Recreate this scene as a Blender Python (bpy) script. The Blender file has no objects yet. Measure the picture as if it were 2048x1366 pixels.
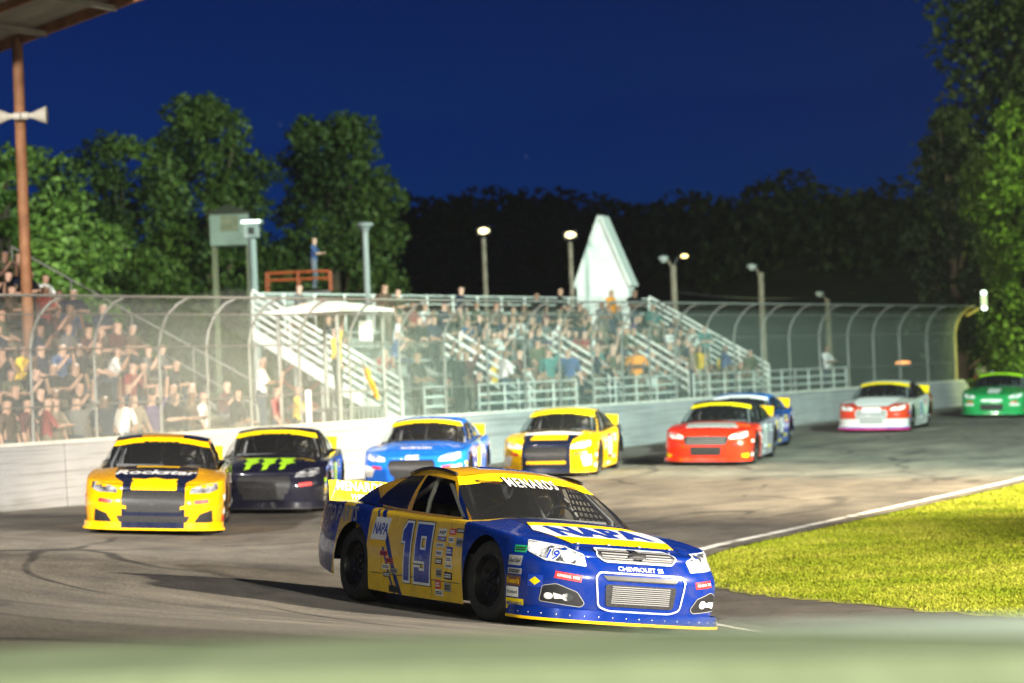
import bpy, bmesh, math, random
from math import sin, cos, pi, radians, sqrt, atan2
from mathutils import Vector, Matrix
from mathutils.bvhtree import BVHTree
from mathutils.geometry import tessellate_polygon

random.seed(7)
SC = bpy.context.scene
COL = SC.collection

# ---------------------------------------------------------------- camera
FPX = 5900.0                      # focal length in pixels of a 2048 wide frame
CAM = Vector((0, 0, 2.25))
ROLL, PITCH = radians(2.3), math.atan(62 / FPX)
_R = Vector((cos(ROLL), 0, -sin(ROLL)))
_U0 = Vector((sin(ROLL), 0, cos(ROLL)))
_F0 = Vector((0, 1, 0))
_F = _F0 * cos(PITCH) + _U0 * sin(PITCH)
_U = _U0 * cos(PITCH) - _F0 * sin(PITCH)
cd = bpy.data.cameras.new('camera')
cam = bpy.data.objects.new('camera', cd)
COL.objects.link(cam)
cam.matrix_world = Matrix(((_R.x, _U.x, -_F.x, CAM.x), (_R.y, _U.y, -_F.y, CAM.y),
                           (_R.z, _U.z, -_F.z, CAM.z), (0, 0, 0, 1)))
cd.sensor_width = 36
cd.lens = 36 * FPX / 2048
cd.clip_start, cd.clip_end = 0.1, 3000
cd.dof.use_dof = True
cd.dof.focus_distance = 25.6
cd.dof.aperture_fstop = 2.1
SC.camera = cam

# ---------------------------------------------------------------- sky
W = bpy.data.worlds.new('World')
SC.world = W
W.use_nodes = True
_wn = W.node_tree.nodes
_bg = _wn['Background']
_sky = _wn.new('ShaderNodeTexSky')
_sky.sky_type = 'NISHITA'
_sky.sun_disc = False
_sky.sun_elevation = radians(-1.5)
_sky.ozone_density, _sky.dust_density, _sky.air_density = 6.3, 0, .3
_sky.sun_rotation = radians(-70)
_hsv = _wn.new('ShaderNodeMix'); _hsv.data_type = 'RGBA'; _hsv.blend_type = 'MULTIPLY'
_hsv.inputs[0].default_value = 1
_hsv.inputs[7].default_value = (0.3, 0.92, 1.0, 1)
W.node_tree.links.new(_sky.outputs[0], _hsv.inputs[6])
# a sprinkle of stars
_tc = _wn.new('ShaderNodeTexCoord')
_vor = _wn.new('ShaderNodeTexVoronoi'); _vor.inputs['Scale'].default_value = 95
_lt = _wn.new('ShaderNodeMath'); _lt.operation = 'LESS_THAN'; _lt.inputs[1].default_value = 0.018
_sep = _wn.new('ShaderNodeSeparateColor')
_gt = _wn.new('ShaderNodeMath'); _gt.operation = 'GREATER_THAN'; _gt.inputs[1].default_value = 0.55
_mu = _wn.new('ShaderNodeMath'); _mu.operation = 'MULTIPLY'
_mu2 = _wn.new('ShaderNodeMath'); _mu2.operation = 'MULTIPLY'; _mu2.inputs[1].default_value = 6.0
_add = _wn.new('ShaderNodeMix'); _add.data_type = 'RGBA'; _add.blend_type = 'ADD'; _add.inputs[0].default_value = 1
_l = W.node_tree.links.new
_l(_tc.outputs['Generated'], _vor.inputs['Vector'])
_l(_vor.outputs['Distance'], _lt.inputs[0])
_l(_vor.outputs['Color'], _sep.inputs[0])
_l(_sep.outputs[0], _gt.inputs[0])
_l(_lt.outputs[0], _mu.inputs[0]); _l(_gt.outputs[0], _mu.inputs[1])
_l(_mu.outputs[0], _mu2.inputs[0])
_l(_hsv.outputs[2], _add.inputs[6]); _l(_mu2.outputs[0], _add.inputs[7])
_l(_add.outputs[2], _bg.inputs[0])
SKY_STRENGTH = 0.135
_bg.inputs[1].default_value = SKY_STRENGTH

# ---------------------------------------------------------------- lights
_sd = bpy.data.lights.new('night_sky_glow', 'SUN'); _sd.energy = 0.02; _sd.angle = radians(15)
_sd.color = (0.7, 0.8, 1)
_so = bpy.data.objects.new('night_sky_glow', _sd); COL.objects.link(_so)
_so.rotation_euler = (radians(60), 0, radians(20))

def flood(name, loc, target, watts, color, cone, blend=0.5, size=0.5):
    """one spot lamp, for the stadium floodlight banks and the added lights"""
    d = bpy.data.lights.new(name, 'SPOT')
    d.energy = watts; d.color = color; d.spot_size = radians(cone); d.spot_blend = blend
    d.shadow_soft_size = size
    o = bpy.data.objects.new(name, d); COL.objects.link(o)
    o.location = loc
    o.rotation_euler = (Vector(target) - Vector(loc)).to_track_quat('-Z', 'Y').to_euler()
    return o
WARM, WHITE, GREEN = (1, .89, .72), (1, .95, .86), (.74, 1, .84)
flood('floodlight', (30, 20, 13), (2, 28, 0), 150000, WARM, 62, .9)           # infield, lights turn one from the right
flood('floodlight', (17, -2, 10), (1, 27, 0), 90000, WHITE, 34)          # fill light added on the stands side, meets the cars head-on
flood('floodlight', (34, 42, 16), (7.2, 53.5, 0), 430000, (1, .86, .62), 33, 1.0)        # infield, exit of the straight
flood('floodlight', (-17, 12, 14), (2.5, 62, 1), 110000, WHITE, 39)        # outside wall, down the front straight
flood('floodlight', (-11, 38, 13), (-8, 59, 2.4), 10500, WARM, 50)        # left grandstand
flood('floodlight', (26, 48, 17), (5, 76, 2), 118000, GREEN, 58, .35)     # infield, stands and fence
flood('floodlight', (33, 90, 9), (24, 108, 6), 42000, (.80, 1, .36), 75)    # far turn trees
flood('floodlight', (-13, 84, 4), (-7.5, 108, 9), 17000, (.82, 1, .5), 90)   # trees behind the stands
flood('floodlight', (-9.5, 45, 9), (-2.5, 66, 2.8), 17000, WHITE, 26)        # added by the wall to brighten flag stand and stand end
flood('floodlight', (-3, -6, 9), (0.2, 5.2, 1.4), 13000, (.95, 1, .74), 56)  # spectator side of turn one

SC.view_settings.view_transform = 'Standard'
SC.view_settings.look = 'None'
SC.view_settings.exposure = 0
SC.view_settings.gamma = 1
SC.cycles.max_bounces = 4
SC.cycles.transparent_max_bounces = 12
SC.cycles.sample_clamp_indirect = 4
SC.cycles.use_adaptive_sampling = True
SC.cycles.adaptive_threshold = .035

# ---------------------------------------------------------------- helpers
def project(p):
    r = Vector(p) - CAM
    z = r.dot(_F)
    return 1024 + FPX * r.dot(_R) / z, 683 - FPX * r.dot(_U) / z

def at(px, py, Y):
    """world point seen at photo pixel (px, py) standing Y metres out"""
    d = _F + _R * ((px - 1024) / FPX) - _U * ((py - 683) / FPX)
    return CAM + d * (Y / d.y)

def lerp(a, b, t): return a + (b - a) * t
def sstep(a, b, x):
    t = min(1, max(0, (x - a) / (b - a)))
    return t * t * (3 - 2 * t)

def interp(tab, x):
    """piecewise smooth table lookup, tab sorted ascending by x"""
    if x <= tab[0][0]: return tab[0][1]
    if x >= tab[-1][0]: return tab[-1][1]
    for i in range(len(tab) - 1):
        x0, y0 = tab[i]; x1, y1 = tab[i + 1]
        if x <= x1:
            t = (x - x0) / (x1 - x0)
            def slope(k):
                if k == 0: return (tab[1][1] - tab[0][1]) / (tab[1][0] - tab[0][0])
                if k == len(tab) - 1: return (tab[-1][1] - tab[-2][1]) / (tab[-1][0] - tab[-2][0])
                return (tab[k + 1][1] - tab[k - 1][1]) / (tab[k + 1][0] - tab[k - 1][0])
            m0, m1 = slope(i) * (x1 - x0), slope(i + 1) * (x1 - x0)
            return ((2*t**3 - 3*t*t + 1) * y0 + (t**3 - 2*t*t + t) * m0 + (-2*t**3 + 3*t*t) * y1 + (t**3 - t*t) * m1)

def catmull(pts, n):
    out = []
    P = [Vector(p) for p in pts]
    for i in range(len(P) - 1):
        p0 = P[i - 1] if i else P[0] * 2 - P[1]
        p1, p2 = P[i], P[i + 1]
        p3 = P[i + 2] if i + 2 < len(P) else P[-1] * 2 - P[-2]
        for k in range(n):
            t = k / n
            out.append(0.5 * ((2 * p1) + (p2 - p0) * t + (2*p0 - 5*p1 + 4*p2 - p3) * t*t + (3*p1 - p0 - 3*p2 + p3) * t**3))
    out.append(P[-1])
    return out

# ---------------------------------------------------------------- materials
def mat(name, col=(.5, .5, .5), rough=.5, metal=0, coat=0, emit=None, estr=0, alpha=None, spec=None):
    m = bpy.data.materials.new(name); m.use_nodes = True
    b = m.node_tree.nodes['Principled BSDF']
    b.inputs['Base Color'].default_value = (*col, 1)
    b.inputs['Roughness'].default_value = rough
    b.inputs['Metallic'].default_value = metal
    b.inputs['Coat Weight'].default_value = coat
    b.inputs['Coat Roughness'].default_value = .06
    if spec is not None: b.inputs['Specular IOR Level'].default_value = spec
    if emit: b.inputs['Emission Color'].default_value = (*emit, 1); b.inputs['Emission Strength'].default_value = estr
    if alpha is not None: b.inputs['Alpha'].default_value = alpha
    return m

def N(m, t, **kw):
    n = m.node_tree.nodes.new(t)
    for k, v in kw.items(): setattr(n, k, v)
    return n
def L(m, a, b): m.node_tree.links.new(a, b)
def bsdf(m): return m.node_tree.nodes['Principled BSDF']

def noisy(name, c0, c1, scale, rough=.8, bump=0, detail=6, stretch=None, lo=.35, hi=.65, bscale=None, metal=0, bdist=.02):
    """two-tone procedural surface with relief, in object coordinates"""
    m = mat(name, c0, rough, metal)
    tc = N(m, 'ShaderNodeTexCoord'); mp = N(m, 'ShaderNodeMapping')
    if stretch: mp.inputs['Scale'].default_value = stretch
    L(m, tc.outputs['Object'], mp.inputs[0])
    no = N(m, 'ShaderNodeTexNoise'); no.inputs['Scale'].default_value = scale; no.inputs['Detail'].default_value = detail
    L(m, mp.outputs[0], no.inputs['Vector'])
    r = N(m, 'ShaderNodeValToRGB')
    r.color_ramp.elements[0].position = lo; r.color_ramp.elements[0].color = (*c0, 1)
    r.color_ramp.elements[1].position = hi; r.color_ramp.elements[1].color = (*c1, 1)
    L(m, no.outputs[0], r.inputs[0]); L(m, r.outputs[0], bsdf(m).inputs['Base Color'])
    if bump:
        n2 = N(m, 'ShaderNodeTexNoise'); n2.inputs['Scale'].default_value = bscale or scale * 6; n2.inputs['Detail'].default_value = 4
        L(m, mp.outputs[0], n2.inputs['Vector'])
        b = N(m, 'ShaderNodeBump'); b.inputs['Strength'].default_value = bump; b.inputs['Distance'].default_value = bdist
        L(m, n2.outputs[0], b.inputs['Height']); L(m, b.outputs[0], bsdf(m).inputs['Normal'])
    return m

# ---------------------------------------------------------------- mesh builder
class MB:
    def __init__(s): s.v = []; s.f = []; s.m = []
    def add(s, verts, faces, mi=0):
        o = len(s.v)
        s.v.extend([tuple(x) for x in verts]); s.f.extend([tuple(i + o for i in f) for f in faces]); s.m.extend([mi] * len(faces))
        return s
    def box(s, a, b, mi=0, M=None):
        (x0, y0, z0), (x1, y1, z1) = a, b
        vs = [(x0,y0,z0),(x1,y0,z0),(x1,y1,z0),(x0,y1,z0),(x0,y0,z1),(x1,y0,z1),(x1,y1,z1),(x0,y1,z1)]
        if M: vs = [M @ Vector(v) for v in vs]
        return s.add(vs, [(0,3,2,1),(4,5,6,7),(0,1,5,4),(1,2,6,5),(2,3,7,6),(3,0,4,7)], mi)
    def tube(s, pts, r, n=8, mi=0, cap=True):
        pts = [Vector(p) for p in pts]
        rs = r if isinstance(r, (list, tuple)) else [r] * len(pts)
        rings = []; vs = []
        ref = None
        for i, p in enumerate(pts):
            d = (pts[min(i + 1, len(pts) - 1)] - pts[max(i - 1, 0)]).normalized()
            if ref is None: ref = Vector((0, 0, 1)) if abs(d.z) < .9 else Vector((1, 0, 0))
            a = d.cross(ref).normalized(); b = a.cross(d).normalized(); ref = b
            rings.append(len(vs))
            for k in range(n):
                t = 2 * pi * k / n
                vs.append(p + (a * cos(t) + b * sin(t)) * rs[i])
        fs = []
        for i in range(len(pts) - 1):
            for k in range(n):
                k2 = (k + 1) % n
                fs.append((rings[i] + k, rings[i] + k2, rings[i + 1] + k2, rings[i + 1] + k))
        if cap:
            fs.append(tuple(range(rings[0], rings[0] + n))[::-1]); fs.append(tuple(range(rings[-1], rings[-1] + n)))
        return s.add(vs, fs, mi)
    def beam(s, p0, p1, w, h, mi=0, up=(0, 0, 1)):
        p0, p1 = Vector(p0), Vector(p1)
        d = (p1 - p0).normalized(); a = d.cross(Vector(up)).normalized(); b = a.cross(d)
        vs = []
        for p in (p0, p1):
            for x, y in ((-1,-1),(1,-1),(1,1),(-1,1)): vs.append(p + a * (x * w / 2) + b * (y * h / 2))
        return s.add(vs, [(0,1,2,3)[::-1],(4,5,6,7),(0,1,5,4),(1,2,6,5),(2,3,7,6),(3,0,4,7)], mi)
    def lathe(s, prof, n=24, axis='y', c=(0,0,0), mi=0):
        """prof: (axial, radius)"""
        vs = []
        for a, r in prof:
            for k in range(n):
                t = 2 * pi * k / n
                if axis == 'y': vs.append((c[0] + r*cos(t), c[1] + a, c[2] + r*sin(t)))
                elif axis == 'x': vs.append((c[0] + a, c[1] + r*cos(t), c[2] + r*sin(t)))
                else: vs.append((c[0] + r*cos(t), c[1] + r*sin(t), c[2] + a))
        fs = []
        for i in range(len(prof) - 1):
            for k in range(n):
                k2 = (k + 1) % n
                fs.append((i*n + k, i*n + k2, (i+1)*n + k2, (i+1)*n + k))
        return s.add(vs, fs, mi)
    def ball(s, c, r, n=8, mi=0, sc=(1,1,1)):
        prof = [(-r*cos(pi*i/n), max(1e-4, r*sin(pi*i/n))) for i in range(n + 1)]
        o = len(s.v); s.lathe(prof, n*2, 'z', (0,0,0), mi)
        for i in range(o, len(s.v)):
            v = s.v[i]; s.v[i] = (c[0] + v[0]*sc[0], c[1] + v[1]*sc[1], c[2] + v[2]*sc[2])
        return s
    def mesh(s, name, mats, smooth=False):
        me = bpy.data.meshes.new(name)
        me.from_pydata(s.v, [], s.f); me.update()
        for m in (mats if isinstance(mats, (list, tuple)) else [mats]): me.materials.append(m)
        if any(s.m): me.polygons.foreach_set('material_index', s.m)
        bm = bmesh.new(); bm.from_mesh(me); bmesh.ops.recalc_face_normals(bm, faces=bm.faces); bm.to_mesh(me); bm.free()
        if smooth:
            me.polygons.foreach_set('use_smooth', [True] * len(me.polygons))
            if smooth is not True: me.set_sharp_from_angle(angle=radians(smooth))
        return me
    def build(s, name, mats, parent=None, smooth=False):
        return link(name, s.mesh(name, mats, smooth), parent)

def link(name, me, parent=None):
    o = bpy.data.objects.new(name, me); COL.objects.link(o)
    if parent: o.parent = parent
    return o
def tag(o, label=None, cat=None, group=None, kind=None):
    if label: o['label'] = label
    if cat: o['category'] = cat
    if group: o['group'] = group
    if kind: o['kind'] = kind
    return o
def empty(name, loc=(0, 0, 0), rz=0, label=None, cat=None, group=None):
    o = bpy.data.objects.new(name, None); COL.objects.link(o)
    o.location = loc; o.rotation_euler = (0, 0, rz); o.empty_display_size = .2
    return tag(o, label, cat, group)
def sharp(me, ang=35):
    me.polygons.foreach_set('use_smooth', [True] * len(me.polygons)); me.set_sharp_from_angle(angle=radians(ang))

# ---------------------------------------------------------------- the lie of the land
_dirS = Vector((.39, .92)).normalized()
_in = [tuple(Vector((2.55, 40)) + _dirS * s) for s in (170, 120, 80, 50, 28, 12, 4, 0)]
_in += [(1.75, 36.6), (1.45, 33.6), (1.55, 31.2), (2.0, 28.8), (3.0, 26.4), (4.7, 24.1), (7.2, 22.2), (11, 20.6), (17, 19.6), (26, 19.2), (40, 19.2)]
INNER = catmull(_in, 10)
def inner_frame(i):
    a, b = INNER[max(i - 1, 0)], INNER[min(i + 1, len(INNER) - 1)]
    h = (b - a).normalized()
    return INNER[i], Vector((h.y, -h.x))
def bank(Y): return interp([(20, .12), (31, .12), (38, .07), (44, .045), (55, .036), (70, .035), (120, .035)], Y)
def z_in(Y): return interp([(20, -.3), (30, -.3), (42, -.25), (60, -.2), (75, -.05), (95, .12), (120, .15)], Y)
def rise(t):
    if t < 0: return t * .2
    return t if t < 8 else 8 + 4 * (1 - math.exp(-(t - 8) / 4))
def nearest(X, Y):
    p = Vector((X, Y)); best = None
    for i in range(len(INNER) - 1):
        a, b = INNER[i], INNER[i + 1]; ab = b - a
        t = min(1, max(0, (p - a).dot(ab) / ab.length_squared))
        q = a + ab * t; d = (p - q).length
        if best is None or d < best[0]:
            h = ab.normalized()
            sgn = 1 if (p - q).dot(Vector((h.y, -h.x))) >= 0 else -1
            best = (d, sgn, q, h)
    return best
def track_z(X, Y):
    d, s, q, h = nearest(X, Y)
    return z_in(q.y) + bank(q.y) * rise(d * s)
W0, WD = Vector((-8.7, 50)), Vector((.426, .905)).normalized()     # the straight outer wall
WN = Vector((-WD.y, WD.x))                                          # away from the track, towards the stands
def wall_pt(t, back=0): return W0 + WD * t + WN * back
def wall_at_px(px, back=0):
    k = (px - 1024) / FPX
    o = W0 + WN * back
    t = (k * o.y - o.x) / (WD.x - k * WD.y)
    return t
# ================================================================ stock car (x forward, y left, z up)
PLAN = [(2.46,0),(2.455,.25),(2.425,.5),(2.345,.72),(2.21,.87),(2.02,.94),(1.75,.968),(1.4,.982),(1.0,.975),(.4,.965),
        (-.4,.965),(-1.0,.982),(-1.4,.995),(-1.9,.975),(-2.28,.93),(-2.44,.86),(-2.52,.72),(-2.555,.4),(-2.56,0)]
PLAND = catmull(PLAN, 12)
ZS = [(-2.57,.90),(-2.3,.925),(-1.6,.925),(-1.0,.89),(-.2,.86),(.4,.852),(.9,.846),(1.4,.81),(1.9,.752),(2.2,.712),(2.46,.675)]
ZB = [(-2.57,.36),(-2.3,.31),(-1.85,.23),(-1.0,.135),(1.0,.12),(1.9,.115),(2.46,.11)]
RA, ZW, XF, XR = .40, .345, 1.40, -1.40
def plan_at(x):
    for i in range(len(PLAND) - 1):
        a, b = PLAND[i], PLAND[i + 1]
        if a.x >= x >= b.x and a.x != b.x:
            p = a.lerp(b, (a.x - x) / (a.x - b.x)); h = (b - a).normalized()
            return p, Vector((h.y, -h.x))
    return PLAND[-1], Vector((-1, 0))
def inset(z, x):
    n = sstep(1.8, 2.34, x); m = sstep(-2.2, -2.5, x)
    if z > .5:
        s = .05 * ((z - .5) / .45) ** 2; r = .05 * (z - .5) / .45
    else:
        s = .03 * ((.5 - z) / .38) ** 2; r = .10 * ((.5 - z) / .3) ** 1.5
    if z > .44: f = .20 * ((z - .44) / .26) ** 1.8
    else: f = .035 * ((.44 - z) / .33) ** 1.5
    v = lerp(s, f, n)
    return lerp(v, r, m)
QS = [1, .975, .955, .945, .94, .80, .62, .48, .32, .16, 0]
QS = QS + [-q for q in QS[-2::-1]]
def lid_z(x, q, ey, zbase=None):
    e = min(1, max(0, (2.32 - x) / 1.25)) * sstep(-2.6, -2.2, x)
    z = (interp(ZS, x) if zbase is None else zbase) + .045 * (1 - q * q) * e
    if x > .6: z += .022 * sstep(.78, .58, abs(q)) * e * sstep(.6, .9, x)
    return z
def lid_at(x, y):
    p, n = plan_at(x)
    ey = p.y - inset(interp(ZS, x) - .05, x) - .05
    return lid_z(x, y / ey, ey)

def car_shell():
    cols = []            # (point, normal, bottom z, break-before)
    for i, p in enumerate(PLAND):
        if p.x > 2.0:
            h = (PLAND[i + 1] - PLAND[max(i - 1, 0)]).normalized()
            nn = Vector((h.y, -h.x))
            if i == 0: nn = Vector((1, 0))
            cols.append((p, nn, interp(ZB, p.x), False, True))
    def side(x, zb=None, brk=False, lid=True):
        p, n = plan_at(x); cols.append((p, n, interp(ZB, x) if zb is None else zb, brk, lid))
    def run(x0, x1):
        n = max(2, int(abs(x1 - x0) / .1))
        for k in range(n + 1): side(lerp(x0, x1, k / n), lid=True)
    def arch(xw):
        for k in range(19):
            a = pi * k / 18
            side(xw + RA * cos(a), ZW + RA * sin(a), k == 0, k not in (0, 18))
        cols_break.append(len(cols))
    cols_break = []
    run(1.99, XF + RA); arch(XF); run(XF - RA, XR + RA); arch(XR); run(XR - RA, -2.27)
    for i, p in enumerate(PLAND):
        if p.x < -2.28:
            j = min(i + 1, len(PLAND) - 1)
            h = (PLAND[j] - PLAND[i - 1]).normalized(); nn = Vector((h.y, -h.x))
            if i == len(PLAND) - 1: nn = Vector((-1, 0))
            cols.append((p, nn, interp(ZB, p.x), False, True))
    NR, NQ = 12, 5
    V = []; F = []; FM = []       # faces tagged: 0 body 1 interior 2 hood 3 deck lid
    idx = {}
    for sgn in (1, -1):
        for c, (p, n, zb, brk, lid) in enumerate(cols):
            zs = interp(ZS, p.x); r = .05
            for k in range(NR + 1):
                z = zb + (zs - r - zb) * k / NR
                q = p - n * inset(z, p.x)
                idx[sgn, c, k] = len(V); V.append((q.x, q.y * sgn, z))
            base = p - n * inset(zs - r, p.x)
            for k in range(1, NQ + 1):
                a = pi / 2 * k / NQ
                q = base - n * (r * (1 - cos(a)))
                idx[sgn, c, NR + k] = len(V); V.append((q.x, max(0, q.y) * sgn, zs - r + r * sin(a)))
        for c in range(len(cols) - 1):
            if cols[c + 1][3] or (c + 1) in cols_break: continue
            for k in range(NR + NQ):
                f = (idx[sgn,c,k], idx[sgn,c+1,k], idx[sgn,c+1,k+1], idx[sgn,c,k+1])
                F.append(f if sgn == 1 else f[::-1]); FM.append(0)
    lc = [c for c in range(len(cols)) if cols[c][4]]
    rows = []
    for c in lc:
        e = V[idx[1, c, NR + NQ]]; row = []
        for q in QS:
            z = lid_z(e[0], q, e[1], e[2])
            cab = -1.62 < e[0] < .74 and abs(q) <= .941
            if cab: z -= .38
            row.append(len(V)); V.append((e[0], e[1] * q, z))
        rows.append(row)
    for a in range(len(rows) - 1):
        for b in range(len(QS) - 1):
            f = (rows[a][b], rows[a+1][b], rows[a+1][b+1], rows[a][b+1])
            F.append(f[::-1])
            x = sum(V[i][0] for i in f) / 4; lo = any(-1.62 < V[i][0] < .74 and abs(V[i][1]) < .83 for i in f) and min(V[i][2] for i in f) < .75
            qm = (abs(QS[b]) + abs(QS[b + 1])) / 2
            FM.append(1 if lo else (2 if (qm < .62 and .98 < x < 2.2) else (3 if (qm < .8 and -2.44 < x < -1.72) else 0)))
    return V, F, FM
SV, SF, SFM = car_shell()
def weld(V, F, name, ang=32, dist=.0006):
    me = bpy.data.meshes.new(name); me.from_pydata(V, [], F); me.update()
    bm = bmesh.new(); bm.from_mesh(me)
    bmesh.ops.remove_doubles(bm, verts=bm.verts, dist=dist)
    bmesh.ops.delete(bm, geom=[v for v in bm.verts if not v.link_faces], context='VERTS')
    bmesh.ops.recalc_face_normals(bm, faces=bm.faces)
    bm.to_mesh(me); bm.free(); sharp(me, ang)
    return me
def sub_shell(tags, name):
    return weld(SV, [f for f, t in zip(SF, SFM) if t in tags], name)
ME_BODY, ME_CAB, ME_HOOD, ME_DECK = sub_shell((0,), 'body'), sub_shell((1,), 'cabin_tub'), sub_shell((2,), 'hood'), sub_shell((3,), 'deck_lid')

# ---- greenhouse
def side_pt(u, v, s):
    bx = lerp(.80, -1.80, u); by = .81 - .03 * u * u; bz = lid_at(min(bx, 2), by) - .006
    rx = lerp(.08, -.92, u); ry = .645 + .025 * sin(pi * u); rz = 1.235 + .055 * sin(pi * min(1, u * 1.02)) - .02 * u
    y = lerp(by, ry, v) + .028 * sin(pi * v)
    x = lerp(bx, rx, v); z = lerp(bz, rz, v)
    z += (.03 * sin(pi * v) * sstep(.6, 1, u))
    return (x, y * s, z)
US = [0, .025, .05, .13, .21, .29, .37, .45, .505, .545, .60, .66, .72, .78, .83, .87, .91, .955, 1]
VS = [0, .055, .2, .35, .5, .65, .78, .87, .94, 1]
def greenhouse():
    shell, gl_q, gl_s = MB(), {1: MB(), -1: MB()}, {1: MB(), -1: MB()}
    for s in (1, -1):
        for i in range(len(US) - 1):
            for j in range(len(VS) - 1):
                um, vm = (US[i] + US[i+1]) / 2, (VS[j] + VS[j+1]) / 2
                q = [side_pt(US[i], VS[j], s), side_pt(US[i+1], VS[j], s), side_pt(US[i+1], VS[j+1], s), side_pt(US[i], VS[j+1], s)]
                if .05 < um < .505 and .055 < vm < .87: gl_s[s].add(q, [(0,1,2,3)])
                elif .545 < um < .83 and .055 < vm < .87: gl_q[s].add(q, [(0,1,2,3)])
                else: shell.add(q, [(0,1,2,3)])
    NQ = 14
    def rail(u): return side_pt(u, 1, 1)
    # roof
    rf = MB(); nu = 12; vs = []
    def roof_pt(u, q):
        x, y, z = rail(u)
        x += .07 * (1 - q * q) * (1 - u * 2)
        return (x, y * q, z + .062 * (1 - abs(q) ** 2.6))
    for i in range(nu + 1):
        for k in range(NQ + 1): vs.append(roof_pt(i / nu, 1 - 2 * k / NQ))
    fs = [(i*(NQ+1)+k, (i+1)*(NQ+1)+k, (i+1)*(NQ+1)+k+1, i*(NQ+1)+k+1) for i in range(nu) for k in range(NQ)]
    rf.add(vs, fs)
    # windshield and rear window, split in rows
    def screen(u0, basefun, rows):
        out = []
        for a, b in rows:
            m = MB(); n = max(2, int((b - a) * 10)); vs = []
            for j in range(n + 1):
                v = lerp(a, b, j / n)
                for k in range(NQ + 1):
                    q = 1 - 2 * k / NQ
                    p0 = Vector(basefun(q)); p1 = Vector(roof_pt(u0, q))
                    pp = p0.lerp(p1, v); pe = Vector(side_pt(u0, v, 1))
                    bul = .02 * sin(pi * v) * (1 - q * q)
                    w = abs(q) ** 6
                    side = Vector((pe.x, pe.y * q, pe.z))
                    pp = pp.lerp(side, w)
                    vs.append((pp.x + (bul if u0 == 0 else -bul), pp.y if abs(q) < 1 else side.y, pp.z + bul))
            m.add(vs, [(j*(NQ+1)+k, j*(NQ+1)+k+1, (j+1)*(NQ+1)+k+1, (j+1)*(NQ+1)+k) for j in range(n) for k in range(NQ)])
            out.append(m)
        return out
    def wbase(q):
        x = .80 + .17 * (1 - q * q); y = .81 * q
        return (x, y, lid_at(x, y) - .006)
    def rbase(q):
        x = -1.80 - .12 * (1 - q * q); y = .78 * q
        return (x, y, lid_at(x, y) - .006)
    ws = screen(0, wbase, [(0, .80), (.80, 1)]); rw = screen(1, rbase, [(0, 1)])
    return shell, rf, ws, rw, gl_q, gl_s
GH = greenhouse()
def weldmb(m, name, ang=40): return weld(m.v, m.f, name, ang)
ME_PILL, ME_ROOF = weldmb(GH[0], 'pillars'), weldmb(GH[1], 'roof')
ME_WS, ME_BAN = weldmb(GH[2][0], 'windshield'), weldmb(GH[2][1], 'windshield_banner')
ME_RW = weldmb(GH[3][0], 'rear_window')
ME_QW = {s: weldmb(GH[4][s], 'quarter_window') for s in (1, -1)}
ME_SW = {s: weldmb(GH[5][s], 'side_window') for s in (1, -1)}

def bvh_of(*mes):
    V, F = [], []
    for me in mes:
        o = len(V); V += [v.co.copy() for v in me.vertices]; F += [[i + o for i in p.vertices] for p in me.polygons]
    return BVHTree.FromPolygons(V, F)
BV_BODY = bvh_of(ME_BODY, ME_HOOD, ME_DECK, ME_PILL, ME_ROOF)
BV_WS = bvh_of(ME_WS, ME_BAN)

# ---- spoiler, splitter, chassis, cage, wheels
def spoiler_mesh():
    m = MB(); n = 12; x0 = -2.40
    def pt(k, h, d):
        y = lerp(-.80, .80, k / n); bow = -.07 * (1 - (y / .8) ** 2)
        return (x0 + bow - h * .35 - d, y, lid_at(-2.42, y) - .02 + h)
    vs = []
    for d in (0, .012):
        for h in (0, .225):
            for k in range(n + 1): vs.append(pt(k, h, d))
    M = n + 1; fs = []
    for k in range(n):
        fs += [(k, k+1, M+k+1, M+k), (2*M+k, 3*M+k, 3*M+k+1, 2*M+k+1), (M+k, M+k+1, 3*M+k+1, 3*M+k), (k, 2*M+k, 2*M+k+1, k+1)]
    fs += [(0, M, 3*M, 2*M), (n, 2*M+n, 3*M+n, M+n)]
    m.add(vs, fs)
    return m.mesh('spoiler', [None], 30)
def splitter_mesh():
    m = MB(); vs = []; fs = []
    pts = [p for p in PLAND if p.x > 1.83]
    outl = []
    for i, p in enumerate(pts):
        h = (pts[min(i+1, len(pts)-1)] - pts[max(i-1, 0)]).normalized(); n = Vector((h.y, -h.x)) if i else Vector((1, 0))
        outl.append((p + n * .045 * sstep(1.83, 2.1, p.x), p - n * .25))
    full = [(o, i_) for o, i_ in outl[::-1]] + [(Vector((o.x, -o.y)), Vector((i_.x, -i_.y))) for o, i_ in outl[1:]]
    n = len(full)
    for o, i_ in full:
        for q, z in ((o, .078), (o, .102), (i_, .102), (i_, .078)): vs.append((q.x, q.y, z))
    mi = []
    for k in range(n - 1):
        for j in range(4):
            fs.append((4*k+j, 4*(k+1)+j, 4*(k+1)+(j+1) % 4, 4*k+(j+1) % 4))
    m.add(vs, fs)
    return m.mesh('splitter', [None], 30), full
ME_SPOIL = spoiler_mesh(); ME_SPLIT, SPL = splitter_mesh()
def skirt_mesh():      # upright air dam standing on the splitter, where the rivets sit
    m = MB(); vs = []
    for o, i_ in SPL:
        d = (i_ - o).normalized()
        for k, z in ((.014, .10), (.022, .185)):
            q = o + d * k; vs.append((q.x, q.y, z))
    n = len(SPL)
    m.add(vs, [(2*k, 2*k+2, 2*k+3, 2*k+1) for k in range(n - 1)])
    return m.mesh('air_dam', [None], 30)
ME_DAM = skirt_mesh()
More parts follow.
